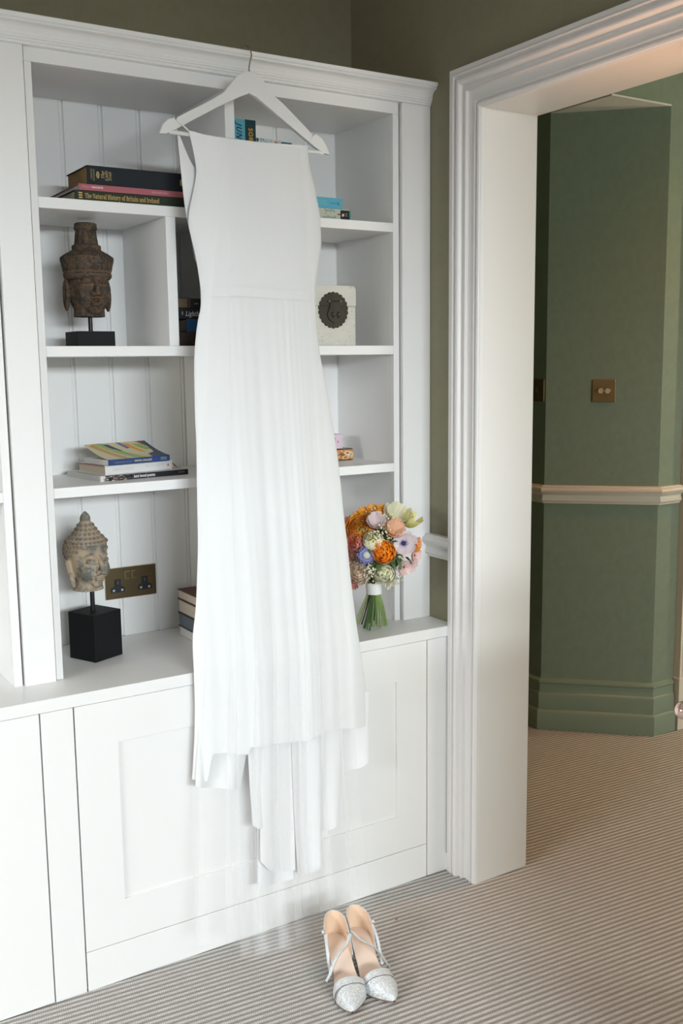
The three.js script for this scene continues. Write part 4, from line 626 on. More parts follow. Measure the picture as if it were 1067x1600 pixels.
// ---------------------------------------------------------------- wedding dress
const DL = [[0.4, -0.3340], [0.4616, -0.3313], [0.4996, -0.3275], [0.5787, -0.3205], [0.6579, -0.3169], [0.737, -0.3166], [0.8143, -0.3128], [0.8879, -0.2996], [0.9633, -0.2905], [1.0388, -0.2831], [1.1146, -0.2789], [1.1902, -0.2748], [1.2656, -0.2707], [1.3411, -0.2702], [1.416, -0.2682], [1.4756, -0.2652], [1.5202, -0.2597], [1.5647, -0.251], [1.5943, -0.243], [1.6386, -0.2416], [1.6678, -0.2445], [1.7114, -0.2508], [1.7544, -0.2602], [1.783, -0.2654], [1.8119, -0.2625], [1.8411, -0.2549], [1.8703, -0.2472], [1.8994, -0.2412], [1.9277, -0.2432], [1.9626, -0.2496], [1.9942, -0.2578]];
const DR = [[0.4, 0.184], [0.4903, 0.1815], [0.5621, 0.178], [0.6522, 0.1667], [0.7409, 0.1531], [0.8254, 0.1462], [0.9105, 0.1398], [0.9948, 0.1354], [1.0786, 0.1291], [1.1618, 0.1249], [1.2445, 0.1187], [1.327, 0.106], [1.4085, 0.0934], [1.473, 0.0805], [1.5208, 0.0746], [1.5684, 0.0707], [1.6, 0.07], [1.6395, 0.0714], [1.6789, 0.0781], [1.7262, 0.0868], [1.7576, 0.0914], [1.8042, 0.0907], [1.835, 0.0878], [1.8654, 0.0812], [1.8956, 0.0747], [1.9254, 0.0663], [1.9553, 0.0599], [1.9919, 0.0600]];
const zEdge = y => pl([[0, 0.150], [0.74, 0.150], [0.82, 0.140], [1.25, 0.104], [1.63, 0.090], [1.99, 0.0845]], y);
const cloth = dataTex(128, 128, (u, v, x, y) => { const k = 128 + 40 * (hash3(x, y, 3) - 0.5) + 26 * Math.sin(x * Math.PI / 2) * Math.sin(y * Math.PI / 2); return [k, k, k]; }, false); cloth.repeat.set(90, 160);
const DRESS = mat(0.83, 0.835, 0.835, 0.62, { bumpMap: cloth, bumpScale: 0.00008, sheen: 0.25, sheenRoughness: 0.6 });
// soft vertical folds; they grow from the waist down
const foldX = (x, y, k = 1) => { const a = sst(1.62, 0.75, y), b = 0.0005 + 0.0030 * a; return k * b * (0.75 * Math.sin(x * 41 + 1.0 + 0.9 * Math.sin(y * 1.7)) + 0.34 * Math.sin(x * 87 + 2.4 + 0.8 * Math.sin(y * 2.3 + 1)) + 0.16 * Math.sin(x * 171 - y * 1.1)); };
const ribs = (x, y) => 0.0003 * Math.sin(x * 290 + 3 * y + 4 * Math.sin(x * 31)) * sst(1.70, 1.5, y) * sst(-0.22, -0.15, x) * sst(0.06, 0.0, x);
const frontZ = (u, x, y) => zEdge(y) + pl([[0.4, 0.040], [0.74, 0.034], [1.2, 0.034], [1.63, 0.026], [1.76, 0.036], [1.9, 0.022], [1.99, 0.014]], y) * Math.pow(Math.sin(Math.PI * clamp(u, 0.0, 1)), 0.55) + (foldX(x, y) + ribs(x, y)) * Math.sin(Math.PI * u) ** 0.4;
const YWAIST = 1.630;
const neckY = u => cr([[0, 1.9915], [0.12, 1.9842], [0.3, 1.9800], [0.55, 1.9806], [0.8, 1.9838], [1, 1.9885]], u);
const hemTab = [[-0.36, 0.474], [-0.345, 0.4770], [-0.292, 0.4645], [-0.2885, 0.500], [-0.2828, 0.5320], [-0.25, 0.527], [-0.1935, 0.5135], [-0.1882, 0.5315], [-0.12, 0.528], [-0.0288, 0.5161], [0.0, 0.5215], [0.0246, 0.5303], [0.08, 0.5220], [0.1381, 0.5101], [0.19, 0.504]];
{
  const g = thing('wedding_dress', 'long white sleeveless wedding dress on the hanger', 'dress');
  const waist = u => YWAIST + 0.0025 * Math.sin(u * 7) - 0.010 * (u - 0.5) ** 2;
  const F = (u, y) => { const x = lerp(cr(DL, y), cr(DR, y), u); return V3(x, y, frontZ(u, x, y)); };
  mesh('bodice_front', thicken(surf(60, 50, (u, v) => { const y = lerp(waist(u) - 0.004, neckY(u), v), p = F(u, y); p.z += 0.0010 * sst(0.03, 0, v); return p; }), 0.0009), DRESS, g);
  mesh('skirt_front', thicken(surf(150, 150, (u, v) => { let y = lerp(0.53, waist(u), v); const x = lerp(cr(DL, y), cr(DR, y), u); const h = pl(hemTab, x); y = lerp(h, waist(u), v); return F(u, y); }), 0.0009), DRESS, g);
  mesh('waist_seam', thicken(surf(60, 3, (u, v) => { const y = waist(u) + lerp(-0.012, 0.0105, v), p = F(u, y); p.z += 0.0024; return p; }), 0.0010), DRESS, g);
  // back: straps running down from the hanger into a low back, then the whole back of the skirt
  const backZ = y => Math.max(zEdge(y) - 0.016, pl([[0, 0.136], [0.735, 0.1365], [0.80, 0.110], [1.0, 0.06], [2, 0.055]], y));
  const bz = (u, y) => lerp(zEdge(y), backZ(y), Math.pow(Math.sin(Math.PI * u), 0.6));
  mesh('skirt_back', thicken(surf(60, 80, (u, v) => { const y = lerp(0.56, 1.70, v), x = lerp(cr(DL, y), cr(DR, y), u); return V3(x, y, bz(u, y) - 0.4 * Math.abs(foldX(x, y)) * Math.sin(Math.PI * u)); }), 0.0009), DRESS, g);
  const oL = [[1.70, -0.2490], [1.7538, -0.2560], [1.8067, -0.2650], [1.8565, -0.2705], [1.9132, -0.2745], [1.9875, -0.2790]], iL = [[1.70, -0.12], [1.78, -0.165], [1.85, -0.200], [1.9131, -0.2394], [1.9293, -0.2500], [1.9836, -0.2735], [1.9875, -0.2755]];
  mesh('back_strap', thicken(surf(10, 36, (u, v) => { const y = lerp(1.70, 1.9875, v); return V3(lerp(cr(oL, y), cr(iL, y), u), y, lerp(0.080, 0.070, v) + 0.004 * Math.sin(u * 3 + y * 20) * (1 - v)); }), 0.0009), DRESS, g);
  const oR = [[1.70, 0.082], [1.7576, 0.0935], [1.8042, 0.0950], [1.85, 0.0905], [1.90, 0.079], [1.95, 0.0690], [1.985, 0.0655]], iR = [[1.70, -0.04], [1.78, 0.0], [1.85, 0.030], [1.92, 0.050], [1.985, 0.0605]];
  mesh('back_strap', thicken(surf(10, 36, (u, v) => { const y = lerp(1.70, 1.985, v); return V3(lerp(cr(oR, y), cr(iR, y), u), y, lerp(0.080, 0.072, v) + 0.003 * Math.sin(u * 4 + y * 26) * (1 - v)); }), 0.0009), DRESS, g);
  // ribbon loops over the notches of the hanger
  const loop = pts => thicken(surf(1, 24, (u, v) => new THREE.CatmullRomCurve3(pts).getPoint(v).add(V3((u - 0.5) * 0.0022, (u - 0.5) * 0.0022, 0))), 0.0006);
  mesh('hanger_loop', loop([V3(-0.257, 1.990, 0.0865), V3(-0.268, 1.9985, 0.0865), V3(-0.2840, 2.0105, 0.0825), V3(-0.2853, 2.0110, 0.076), V3(-0.283, 2.0040, 0.070), V3(-0.2775, 1.9870, 0.070)]), DRESS, g);
  mesh('hanger_loop', loop([V3(0.0585, 1.989, 0.0865), V3(0.066, 1.999, 0.0865), V3(0.0755, 2.0140, 0.0825), V3(0.0765, 2.0142, 0.076), V3(0.073, 2.003, 0.0705), V3(0.064, 1.985, 0.072)]), DRESS, g);
  // train: layered folds that hang below the front hem
  const sheet = (name, top, bot, z, amp, k, ph, lip = 0.01) => mesh(name, thicken(surf(40, 50, (u, v) => {
    const yt = lerp(top[0][1], top[1][1], u), yb = cr(bot.map((p, i) => [i / (bot.length - 1), p[1]]), u), xb = cr(bot.map((p, i) => [i / (bot.length - 1), p[0]]), u), xt = lerp(top[0][0], top[1][0], u);
    const t = 1 - v, y = lerp(yb, yt, v), x = lerp(xt, xb, Math.pow(t, 1.1)); return V3(x, y, z + amp * (0.35 + 0.65 * t) * Math.sin(u * k + ph) + lip * Math.pow(t, 3)); }), 0.0009), DRESS, g);
  sheet('train_panel', [[-0.3067, 0.6573], [-0.1559, 0.6282]], [[-0.3310, 0.4610], [-0.300, 0.4480], [-0.258, 0.4370], [-0.2113, 0.4235]], 0.1560, 0.0050, 9, 0.6);
  sheet('train_panel', [[-0.1920, 0.6024], [-0.1354, 0.591]], [[-0.1873, 0.3290], [-0.172, 0.3175], [-0.157, 0.3160]], 0.1720, 0.0035, 3.2, 0.2);
  sheet('train_panel', [[-0.1493, 0.6104], [0.0243, 0.5761]], [[-0.1757, 0.1600], [-0.130, 0.1490], [-0.0795, 0.1485], [-0.0700, 0.1580], [-0.0375, 0.1500], [0.0053, 0.1540]], 0.1570, 0.0060, 13, 1.0, 0.016);
  sheet('train_panel', [[-0.1493, 0.6104], [-0.055, 0.585]], [[-0.1720, 0.2330], [-0.145, 0.2010], [-0.100, 0.1820], [-0.072, 0.1800]], 0.1730, 0.0045, 6, 0.4, 0.014);
  sheet('train_panel', [[-0.070, 0.60], [0.03, 0.5761]], [[-0.068, 0.1720], [-0.045, 0.1640], [-0.010, 0.1680], [0.0060, 0.1760]], 0.1740, 0.0050, 7, 2.2, 0.014);
  sheet('train_panel', [[-0.0284, 0.6035], [0.0866, 0.5812]], [[0.0111, 0.2620], [0.035, 0.2560], [0.0623, 0.2660]], 0.1700, 0.0050, 6, 2.8);
  sheet('train_panel', [[0.029, 0.6266], [0.1771, 0.599]], [[0.0406, 0.3920], [0.075, 0.3880], [0.104, 0.3960], [0.140, 0.3980], [0.1671, 0.4110]], 0.1570, 0.0055, 8, 0.5);
  settle(g);
}
// ---------------------------------------------------------------- sheer veil: overlapping pleats of tulle
{
  const TULLE = new THREE.MeshStandardMaterial({ color: new THREE.Color().setRGB(0.93, 0.935, 0.94), roughness: 0.9, transparent: true, opacity: 0.075, side: THREE.DoubleSide, depthWrite: false });
  const g = thing('veil', 'sheer white tulle veil hanging over the dress down to the carpet', 'veil');
  const pleats = (top, bot, yT, yB, k, amp, zo, ph) => surf(220, 60, (u, v) => {       // v 0 = bottom
    const t = 1 - v, w = t ** 0.9, s = u + amp * Math.sin(2 * Math.PI * k * u + ph) / (2 * Math.PI * k) * (0.10 + 0.90 * t ** 2.2);
    const x = lerp(lerp(top[0], top[1], s), lerp(bot[0], bot[1], s), sst(0, 1, w) * 0.35 + w * 0.65), yb = yB(u), y = lerp(yb, yT, v);
    const uu = clamp((x - cr(DL, Math.max(y, 0.42))) / (cr(DR, Math.max(y, 0.42)) - cr(DL, Math.max(y, 0.42))), 0.03, 0.97);
    let z = y > 0.5 ? frontZ(uu, x, y) + 0.004 : lerp(0.190, frontZ(uu, x, 0.5) + 0.004, sst(0.30, 0.5, y)); z += zo + 0.005 * Math.cos(2 * Math.PI * k * u + ph) * t ;
    if (y < 0.30) z += 0.035 * sst(0.30, 0.0, y); return V3(x, y, z); });
  mesh('veil_layer', pleats([-0.185, 0.035], [-0.375, 0.128], 1.979, u => cr([[0, 0.10], [0.12, 0.080], [0.26, 0.055], [0.33, 0.012], [0.5, 0.006], [0.66, 0.004], [0.70, 0.05], [0.8, 0.035], [1, 0.030]], u), 7, 2.7, 0.001, 0.3), TULLE, g);
  mesh('veil_layer', pleats([-0.170, 0.025], [-0.250, 0.060], 1.979, u => cr([[0, 0.022], [0.2, 0.012], [0.35, 0.004], [0.55, 0.003], [0.75, 0.02], [1, 0.05]], u), 6, 3.0, 0.006, 1.9), TULLE, g);
  settle(g);
}
// ---------------------------------------------------------------- silver court shoes
const glitter = dataTex(256, 256, (u, v, x, y) => { const h = hash3(x, y, 21), k = h > 0.88 ? 255 : h < 0.18 ? 168 : 206 + 30 * hash3(x, y, 22); return [k, k, k]; }), glitterN = dataTex(256, 256, (u, v, x, y) => [128 + 110 * (hash3(x >> 1, y >> 1, 31) - 0.5), 128 + 110 * (hash3(x >> 1, y >> 1, 32) - 0.5), 235], false);
for (const t of [glitter, glitterN]) t.repeat.set(0.28, 0.28);
const SILVER = mat(0.94, 0.98, 0.99, 0.42, { metal: 0.12, map: glitter, normalMap: glitterN, normalScale: new THREE.Vector2(0.6, 0.6) }), LINING = mat(0.78, 0.58, 0.42, 0.6), INSOLE = mat(0.80, 0.64, 0.53, 0.55), SOLE = mat(0.22, 0.13, 0.09, 0.6), MESH_IN = mat(0.38, 0.36, 0.36, 0.8);
function shoe(label, x, z, yaw, s) {           // s: +1 outer side towards +x
  const g = thing('court_shoe', label, 'shoe', 'pair of silver shoes'), LS = 0.237;
  const W = t => cr([[0, 0.004], [0.02, 0.0125], [0.06, 0.0200], [0.13, 0.0255], [0.28, 0.0262], [0.45, 0.0262], [0.58, 0.0315], [0.70, 0.0365], [0.80, 0.0335], [0.88, 0.0245], [0.94, 0.0150], [0.98, 0.0068], [1, 0.0006]], t);
  const H = t => cr([[0, 0.064], [0.16, 0.062], [0.30, 0.050], [0.46, 0.028], [0.60, 0.0115], [0.72, 0.0075], [0.88, 0.0085], [1, 0.0110]], t);
  const cx = t => -s * (0.006 * Math.sin(Math.PI * clamp((t - 0.2) / 0.8)) - 0.004 * sst(0.7, 1, t));      // the inner edge stays straighter
  const at = (a, t, h = 0) => V3(cx(t) + a * W(t), H(t) + h, (t - 0.5) * LS);
  const slab = (h0, h1, k, m, name) => { const top = surf(10, 48, (u, v) => { const p = at(0, v, h1); p.x += (2 * u - 1) * (W(v) + k); return p; }), bot = surf(10, 48, (u, v) => { const p = at(0, v, h0); p.x += (1 - 2 * u) * (W(v) + k); return p; }); const side = q => surf(1, 48, (u, v) => { const p = at(0, v, lerp(h0, h1, q > 0 ? u : 1 - u)); p.x -= q * (W(v) + k); return p; }); return mesh(name, merge([top, bot, side(1), side(-1)]), m, g); };
  slab(-0.0055, -0.0022, 0.0012, SOLE, 'outsole'); slab(-0.0022, 0.0, 0.0004, SILVER, 'sole_rand');
  mesh('insole', surf(12, 60, (u, v) => at((2 * u - 1) * 0.985, lerp(0.004, 0.97, v), 0.0008)), INSOLE, g);
  // block heel
  { const f = (u, v) => { const a = u * 2 * Math.PI, sq = 1 / Math.max(Math.abs(Math.cos(a)), Math.abs(Math.sin(a))) ** 0.65, k = lerp(0.0165, 0.0225, v ** 1.6), y = lerp(0.0, H(0.1) - 0.005, v); return V3(Math.cos(a) * k * sq * 0.92, y, -0.5 * LS + lerp(0.028, 0.0255, v) + Math.sin(a) * k * sq * 0.95); };
    const cap = surf(24, 1, (u, v) => { const p = f(1 - u, 0); return v ? p : V3(0, 0.0, -0.5 * LS + 0.028); }); mesh('heel', merge([surf(32, 12, f), cap]), SILVER, g); mesh('heel_tip', merge([surf(32, 1, (u, v) => { const p = f(u, 0); p.y = 0.0001 + v * 0.0028; p.x *= 1.02; return p; })]), SOLE, g); }
  // pointed vamp in two pieces with a slanting gap that shows the mesh lining
  const top = t => cr([[0.58, 0.050], [0.66, 0.0485], [0.74, 0.0440], [0.82, 0.0365], [0.90, 0.0265], [0.96, 0.0165], [0.99, 0.0085], [1, 0.0030]], t);
  const vamp = (a, t, k = 0) => { const th = a * Math.PI / 2, w = W(t) + 0.0010 + k, hh = Math.max(0.0008, top(t) - H(t) * 0.2); return V3(cx(t) + Math.sin(th) * w * (1 + 0.06 * Math.cos(th) ** 2), H(t) - 0.001 + Math.pow(Math.max(0, Math.cos(th)), 0.78) * (hh + k), (t - 0.5) * LS); };
  const t0 = a => 0.655 + 0.055 * (1 - a * a) , t1 = a => 0.735 + 0.050 * (1 - a * a) + 0.020 * a * s, gap = a => 0.010 + 0.050 * sst(0.30, 1, a * s);
  const piece = (ta, tb, k, nv) => thicken(surf(40, nv, (u, v) => { const a = 2 * u - 1; return vamp(a, lerp(ta(a), tb(a), v), k); }), 0.0012);
  mesh('vamp_lining', thicken(surf(36, 24, (u, v) => { const a = 2 * u - 1; return vamp(a, lerp(t0(a) + 0.002, 0.97, v), -0.0012); }), 0.0006), MESH_IN, g);
  mesh('vamp_band', piece(t0, t1, 0.0008, 12), SILVER, g);
  mesh('toe_cap', piece(a => t1(a) + gap(a), () => 1.0, 0.0006, 34), SILVER, g);
  // heel counter: silver outside, tan inside
  const rim = q => pl([[0, 0.056], [0.25, 0.054], [0.5, 0.046], [0.75, 0.033], [1, 0.010]], q);
  const counter = (side, q, h, k) => { const t = 0.36 * Math.pow(q, 1.25); const p = at(0, t, 0), lean = 0.006 * (h / 0.056) * (1 - q); return V3(cx(t) + side * (W(t) + k + 0.002 * Math.sin(Math.PI * clamp(h / 0.056))) * (q < 0.001 ? 0 : 1), p.y + h, p.z - lean * (1 - 2 * q) - (q < 0.2 ? k : 0) + 0.0); };
  const shell = k => surf(60, 10, (u, v) => { const a = 2 * u - 1, q = Math.abs(a), side = Math.sign(a); return counter(side, q, v * rim(q), k); });
  mesh('heel_counter', shell(0.0016), SILVER, g); mesh('counter_lining', shell(0.0002), LINING, g);
  mesh('counter_edge', tube(Array.from({ length: 25 }, (_, i) => { const a = i / 12 - 1; return counter(Math.sign(a), Math.abs(a), rim(Math.abs(a)), 0.0009); }), 0.0011, 80, 6), SILVER, g);
  // instep strap from the inner quarter across to the outer side, side strap and jewelled buckle
  const ribbon = (pts, w, name, m = SILVER) => { const c = new THREE.CatmullRomCurve3(pts); return mesh(name, thicken(surf(2, 40, (u, v) => { const p = c.getPoint(v), t = c.getTangent(v), up = V3(0, 1, 0), sd = V3(0, 0, 0).crossVectors(t, up).normalize(), n = V3(0, 0, 0).crossVectors(sd, t).normalize(); return p.add(sd.multiplyScalar((u - 0.5) * w)).add(n.multiplyScalar(0.0)); }), 0.0014), m, g); };
  ribbon([V3(-s * 0.0275, H(0.20) + 0.030, (0.20 - 0.5) * LS), V3(-s * 0.0285, H(0.26) + 0.040, (0.285 - 0.5) * LS), V3(-s * 0.014, 0.080, (0.37 - 0.5) * LS), V3(s * 0.006, 0.072, (0.44 - 0.5) * LS), V3(s * 0.024, 0.052, (0.50 - 0.5) * LS), V3(s * 0.034, 0.034, (0.535 - 0.5) * LS), V3(s * 0.043, 0.022, (0.55 - 0.5) * LS)], 0.0078, 'instep_strap');
  ribbon([V3(s * 0.0282, H(0.2) + 0.036, (0.235 - 0.5) * LS), V3(s * 0.0305, H(0.3) + 0.025, (0.33 - 0.5) * LS), V3(s * 0.0300, H(0.42) + 0.012, (0.42 - 0.5) * LS), V3(s * 0.0285, H(0.50) + 0.001, (0.49 - 0.5) * LS)], 0.0065, 'side_strap');
  const bk = mesh('buckle', new THREE.TorusGeometry(0.0062, 0.0012, 8, 24).rotateY(Math.PI / 2).rotateZ(-s * 0.5).translate(s * 0.0315, H(0.2) + 0.040, (0.215 - 0.5) * LS), mat(0.7, 0.62, 0.58, 0.2, { metal: 1 }), g);
  mesh('gem', new THREE.OctahedronGeometry(0.0045, 1).translate(s * 0.0335, H(0.2) + 0.040, (0.215 - 0.5) * LS), mat(0.95, 0.95, 0.95, 0.05, { clearcoat: 1, metal: 0.3 }), bk);
  g.position.set(x, 0.0002, z); g.rotation.y = yaw; return g;
}
{ const a1 = Math.atan2(-0.0807, 0.2183), a2 = Math.atan2(-0.0433, 0.23), h = 0.1185;
  shoe('silver glitter court shoe nearer the veil, toe against its partner', -0.1255 - Math.sin(a1) * h, 0.5426 - Math.cos(a1) * h, a1, -1);
  shoe('silver glitter court shoe nearer the doorway, buckle turned to the door', -0.0314 - Math.sin(a2) * h, 0.5596 - Math.cos(a2) * h, a2, 1); }
// a dry scrap on the carpet
tag(mesh('wood_chip', new THREE.IcosahedronGeometry(0.003, 1).scale(1.6, 0.5, 0.7).translate(0.187, 0.0012, 0.268), mat(0.35, 0.13, 0.07, 0.8)), 'tiny reddish scrap lying on the carpet behind the shoes', 'scrap');
// ---------------------------------------------------------------- bridal bouquet
{
  const g = thing('bouquet', 'hand tied bouquet of orange, cream and pink flowers on the worktop', 'bouquet'), R = RNG(77), CAM = V3(-0.545, 0.177, 0.82), C0 = V3(0.2757, 0.9614, 0.078);
  const petalMat = (r, gr, b, rough = 0.55) => mat(r, gr, b, rough, { vertexColors: true, side: THREE.DoubleSide, transmission: 0.3, thickness: 0 });
  const tint = (geo, f) => { const p = geo.attributes.position, u = geo.attributes.uv, c = []; for (let i = 0; i < p.count; i++) c.push(...f(u.getX(i), u.getY(i))); geo.setAttribute('color', new THREE.Float32BufferAttribute(c, 3)); return geo; };
  // cupped petal on a sphere of radius r: opens from polar angle th0 (base, below) to th1 (lip, near the pole)
  const cupPetal = (r, phi, dphi, th0, th1, flare, ruf, jit) => surf(7, 6, (u, v) => { const e = 2 * u - 1, lip = th1 + 0.20 * e * e * (th0 - th1) * v, th = lerp(th0, lip, v), w = dphi * Math.pow(Math.sin(Math.PI * lerp(0.18, 0.86, v)), 0.6), a = phi + e * w, rr = r * (1 + flare * v * v * v + ruf * Math.sin(e * 7 + phi * 3) * v * v + jit * (e * 0.5 + 0.5)); return V3(rr * Math.sin(th) * Math.cos(a), rr * Math.cos(th), rr * Math.sin(th) * Math.sin(a)); });
  const openPetal = (len, wid, phi, rise, curl, pleat) => surf(14, 10, (u, v) => { const e = 2 * u - 1, w = wid * Math.pow(Math.sin(Math.PI * lerp(0.10, 0.72, v)), 0.8), rad = len * v * (1 - 0.10 * e * e), x = rad, y = rise * len * v * v + curl * len * v * e * e + pleat * len * 0.05 * Math.sin(e * 11 + phi * 5) * v, z = w * e * (0.5 + 0.5 * v); return V3(x * Math.cos(phi) - z * Math.sin(phi), y, x * Math.sin(phi) + z * Math.cos(phi)); });
  function flower(name, pos, n, label) { const f = new THREE.Group(); f.name = name; if (label) f.userData.label = label; f.position.copy(pos); f.quaternion.setFromUnitVectors(V3(0, 1, 0), n.clone().normalize()); g.add(f); return f; }
  const ramp = (a, b) => (u, v) => mix3(a, b, v);
  function ranunculus(pos, n, rad, layers, inner, outer, heart, label, open = 0) {
    const f = flower('ranunculus', pos, n, label), list = [];
    for (let k = 0; k < layers; k++) { const q = k / (layers - 1), r = rad * lerp(0.26, 1, q ** 0.85), cnt = 4 + Math.round(3 * q), th1 = lerp(0.18, 0.88 + 0.5 * open, q), col = mix3(inner, outer, q); for (let i = 0; i < cnt; i++) { const ge = cupPetal(r, 2 * Math.PI * (i + R() * 0.5) / cnt + k * 1.3, Math.PI / cnt * 1.45, 2.1, th1 * (0.9 + 0.25 * R()), 0.05 + 0.22 * open * q, 0.015, 0.035); const b = 0.85 + 0.3 * R(); list.push(tint(ge, (u, v) => mix3(col.map(c => c * 0.92 * b), col.map(c => c * b), v))); } }
    mesh('petals', merge(list), petalMat(1, 1, 1), f); mesh('centre', new THREE.SphereGeometry(rad * 0.22, 12, 8).translate(0, rad * 0.10, 0), mat(...heart, 0.7), f); return f;
  }
  function bloom(name, pos, n, rad, cnt, rise, col0, col1, label, heart, heartR, stamens, pleat = 0.4, rows = 1) {
    const f = flower(name, pos, n, label), list = [];
    for (let k = 0; k < rows; k++) for (let i = 0; i < cnt; i++) { const b = 0.9 + 0.2 * R(), ge = openPetal(rad * (1 - 0.22 * k) * (0.92 + 0.16 * R()), rad * 2.1 / cnt * 1.35, 2 * Math.PI * (i + 0.5 * k + 0.3 * R()) / cnt, rise * (1 + 0.5 * k) * (0.8 + 0.4 * R()), 0.10, pleat); ge.translate(0, 0.0007 * (i % 3) + 0.001 * k, 0); list.push(tint(ge, (u, v) => mix3(col0, col1, sst(0.1, 0.6, v)).map(c => c * b))); }
    mesh('petals', merge(list), petalMat(1, 1, 1), f);
    if (heartR) mesh('centre', new THREE.SphereGeometry(heartR, 14, 10).scale(1, 0.7, 1).translate(0, heartR * 0.5, 0), mat(...heart, 0.75), f);
    if (stamens) { const st = []; for (let i = 0; i < stamens; i++) { const a = 2 * Math.PI * i / stamens, r = heartR * (1.25 + 0.5 * R()); st.push(new THREE.SphereGeometry(heartR * 0.16, 5, 4).translate(r * Math.cos(a), heartR * (0.35 + 0.3 * R()), r * Math.sin(a))); } mesh('stamens', merge(st), mat(...heart, 0.8), f); }
    return f;
  }
  const N = (x, y, z, k = 0.8) => V3(x, y, z).normalize().addScaledVector(CAM, k).normalize();
  const OR0 = [0.62, 0.15, 0.008], OR1 = [0.80, 0.27, 0.015], OR2 = [0.85, 0.36, 0.035];
  ranunculus(V3(0.2240, 1.0130, 0.062), V3(-0.50, 0.52, 0.69), 0.0420, 7, [0.95, 0.46, 0.04], [1.0, 0.50, 0.05], [0.35, 0.24, 0.04], 'large open orange ranunculus', 0.55);
  ranunculus(V3(0.2385, 0.9660, 0.1440), V3(-0.55, 0.12, 0.85), 0.0310, 7, [0.98, 0.38, 0.02], [0.98, 0.38, 0.02], [0.75, 0.30, 0.03], 'round bright orange ranunculus', 0.12);
  ranunculus(V3(0.2515, 0.9030, 0.1280), V3(-0.50, 0.10, 0.85), 0.0285, 6, [0.92, 0.93, 0.66], [0.98, 0.96, 0.84], [0.7, 0.74, 0.4], 'creamy white ranunculus', 0.25);
  ranunculus(V3(0.2120, 0.9030, 0.0620), V3(-0.75, 0.05, 0.65), 0.0350, 6, [0.98, 0.78, 0.58], [1.0, 0.90, 0.78], [0.8, 0.55, 0.3], 'pale peach garden rose', 0.35).name = 'rose';
  ranunculus(V3(0.2210, 0.9940, 0.1200), V3(-0.55, 0.55, 0.62), 0.0270, 6, [0.96, 0.92, 0.58], [0.98, 0.95, 0.76], [0.6, 0.6, 0.25], 'pale yellow half open tulip', 0.0).name = 'tulip';
  ranunculus(V3(0.1975, 0.9850, 0.0760), V3(-0.8, 0.35, 0.5), 0.0235, 6, [0.92, 0.30, 0.24], [0.95, 0.46, 0.38], [0.5, 0.15, 0.1], 'coral pink bloom', 0.3);
  ranunculus(V3(0.2010, 0.9540, 0.0480), V3(-0.85, 0.1, 0.5), 0.0235, 6, [0.92, 0.48, 0.36], [0.95, 0.62, 0.50], [0.5, 0.25, 0.15], 'salmon bloom by the dress', 0.5);
  bloom('anemone', V3(0.2990, 0.9835, 0.1480), V3(-0.52, 0.10, 0.85), 0.0350, 7, 0.42, [0.45, 0.36, 0.55], [0.80, 0.73, 0.74], 'white anemone with a dark blue centre', [0.02, 0.025, 0.09], 0.0068, 26, 0.15, 2);
  bloom('scabiosa', V3(0.2030, 0.9570, 0.1150), V3(-0.62, 0.15, 0.77), 0.0250, 13, 0.25, [0.42, 0.44, 0.62], [0.34, 0.35, 0.66], 'lavender blue scabiosa', [0.50, 0.52, 0.48], 0.0105, 30, 1.6, 2);
  bloom('poppy', V3(0.3130, 1.0360, 0.0850), V3(-0.10, 0.72, 0.68), 0.0420, 5, 0.75, [0.72, 0.70, 0.40], [0.80, 0.78, 0.60], 'large pleated cream poppy', [0.55, 0.5, 0.12], 0.006, 0, 1.1, 2);
  bloom('poppy', V3(0.2760, 1.0150, 0.1300), V3(-0.15, 0.55, 0.82), 0.0300, 5, 0.60, [0.80, 0.42, 0.24], [0.82, 0.50, 0.33], 'crumpled peach poppy', [0.55, 0.4, 0.1], 0.004, 0, 1.2, 2);
  bloom('poppy', V3(0.3360, 1.0200, 0.1080), V3(0.35, 0.80, 0.48), 0.0260, 4, 1.5, [0.60, 0.60, 0.16], [0.74, 0.68, 0.26], 'pale yellow green poppy bud', [0.5, 0.5, 0.1], 0.003, 0, 1.0, 1);
  bloom('poppy', V3(0.2480, 1.0300, 0.0980), V3(-0.35, 0.75, 0.55), 0.0290, 5, 0.7, [0.78, 0.60, 0.60], [0.80, 0.68, 0.69], 'pale pink poppy behind the orange bloom', [0.5, 0.4, 0.2], 0.003, 0, 0.8, 2);
  for (const [x, y, z, r] of [[0.2411, 1.0583, 0.0450, 0.0155], [0.2604, 1.0632, 0.0560, 0.0155], [0.2807, 1.0648, 0.0680, 0.0150], [0.2250, 1.0500, 0.0350, 0.0130], [0.2700, 1.0560, 0.0800, 0.0120]]) bloom('small_orange_flower', V3(x, y, z), N((R() - 0.5) * 0.9, 0.8, 0.3, 0.5), r, 5, 0.55, [0.70, 0.24, 0.01], [0.80, 0.34, 0.02], null, [0.4, 0.2, 0.02], 0.0025, 0, 0.4);
  for (const [x, y, z, r] of [[0.3040, 0.9179, 0.1400, 0.0240], [0.3462, 0.9428, 0.1300, 0.0225], [0.3369, 0.9190, 0.1270, 0.0205]]) bloom('butterfly_ranunculus', V3(x, y, z), N(x - C0.x, y - C0.y, z - C0.z, 0.9), r, 6, 0.32, [0.72, 0.42, 0.40], [0.82, 0.62, 0.60], null, [0.20, 0.03, 0.02], 0.0035, 10, 0.5, 2);
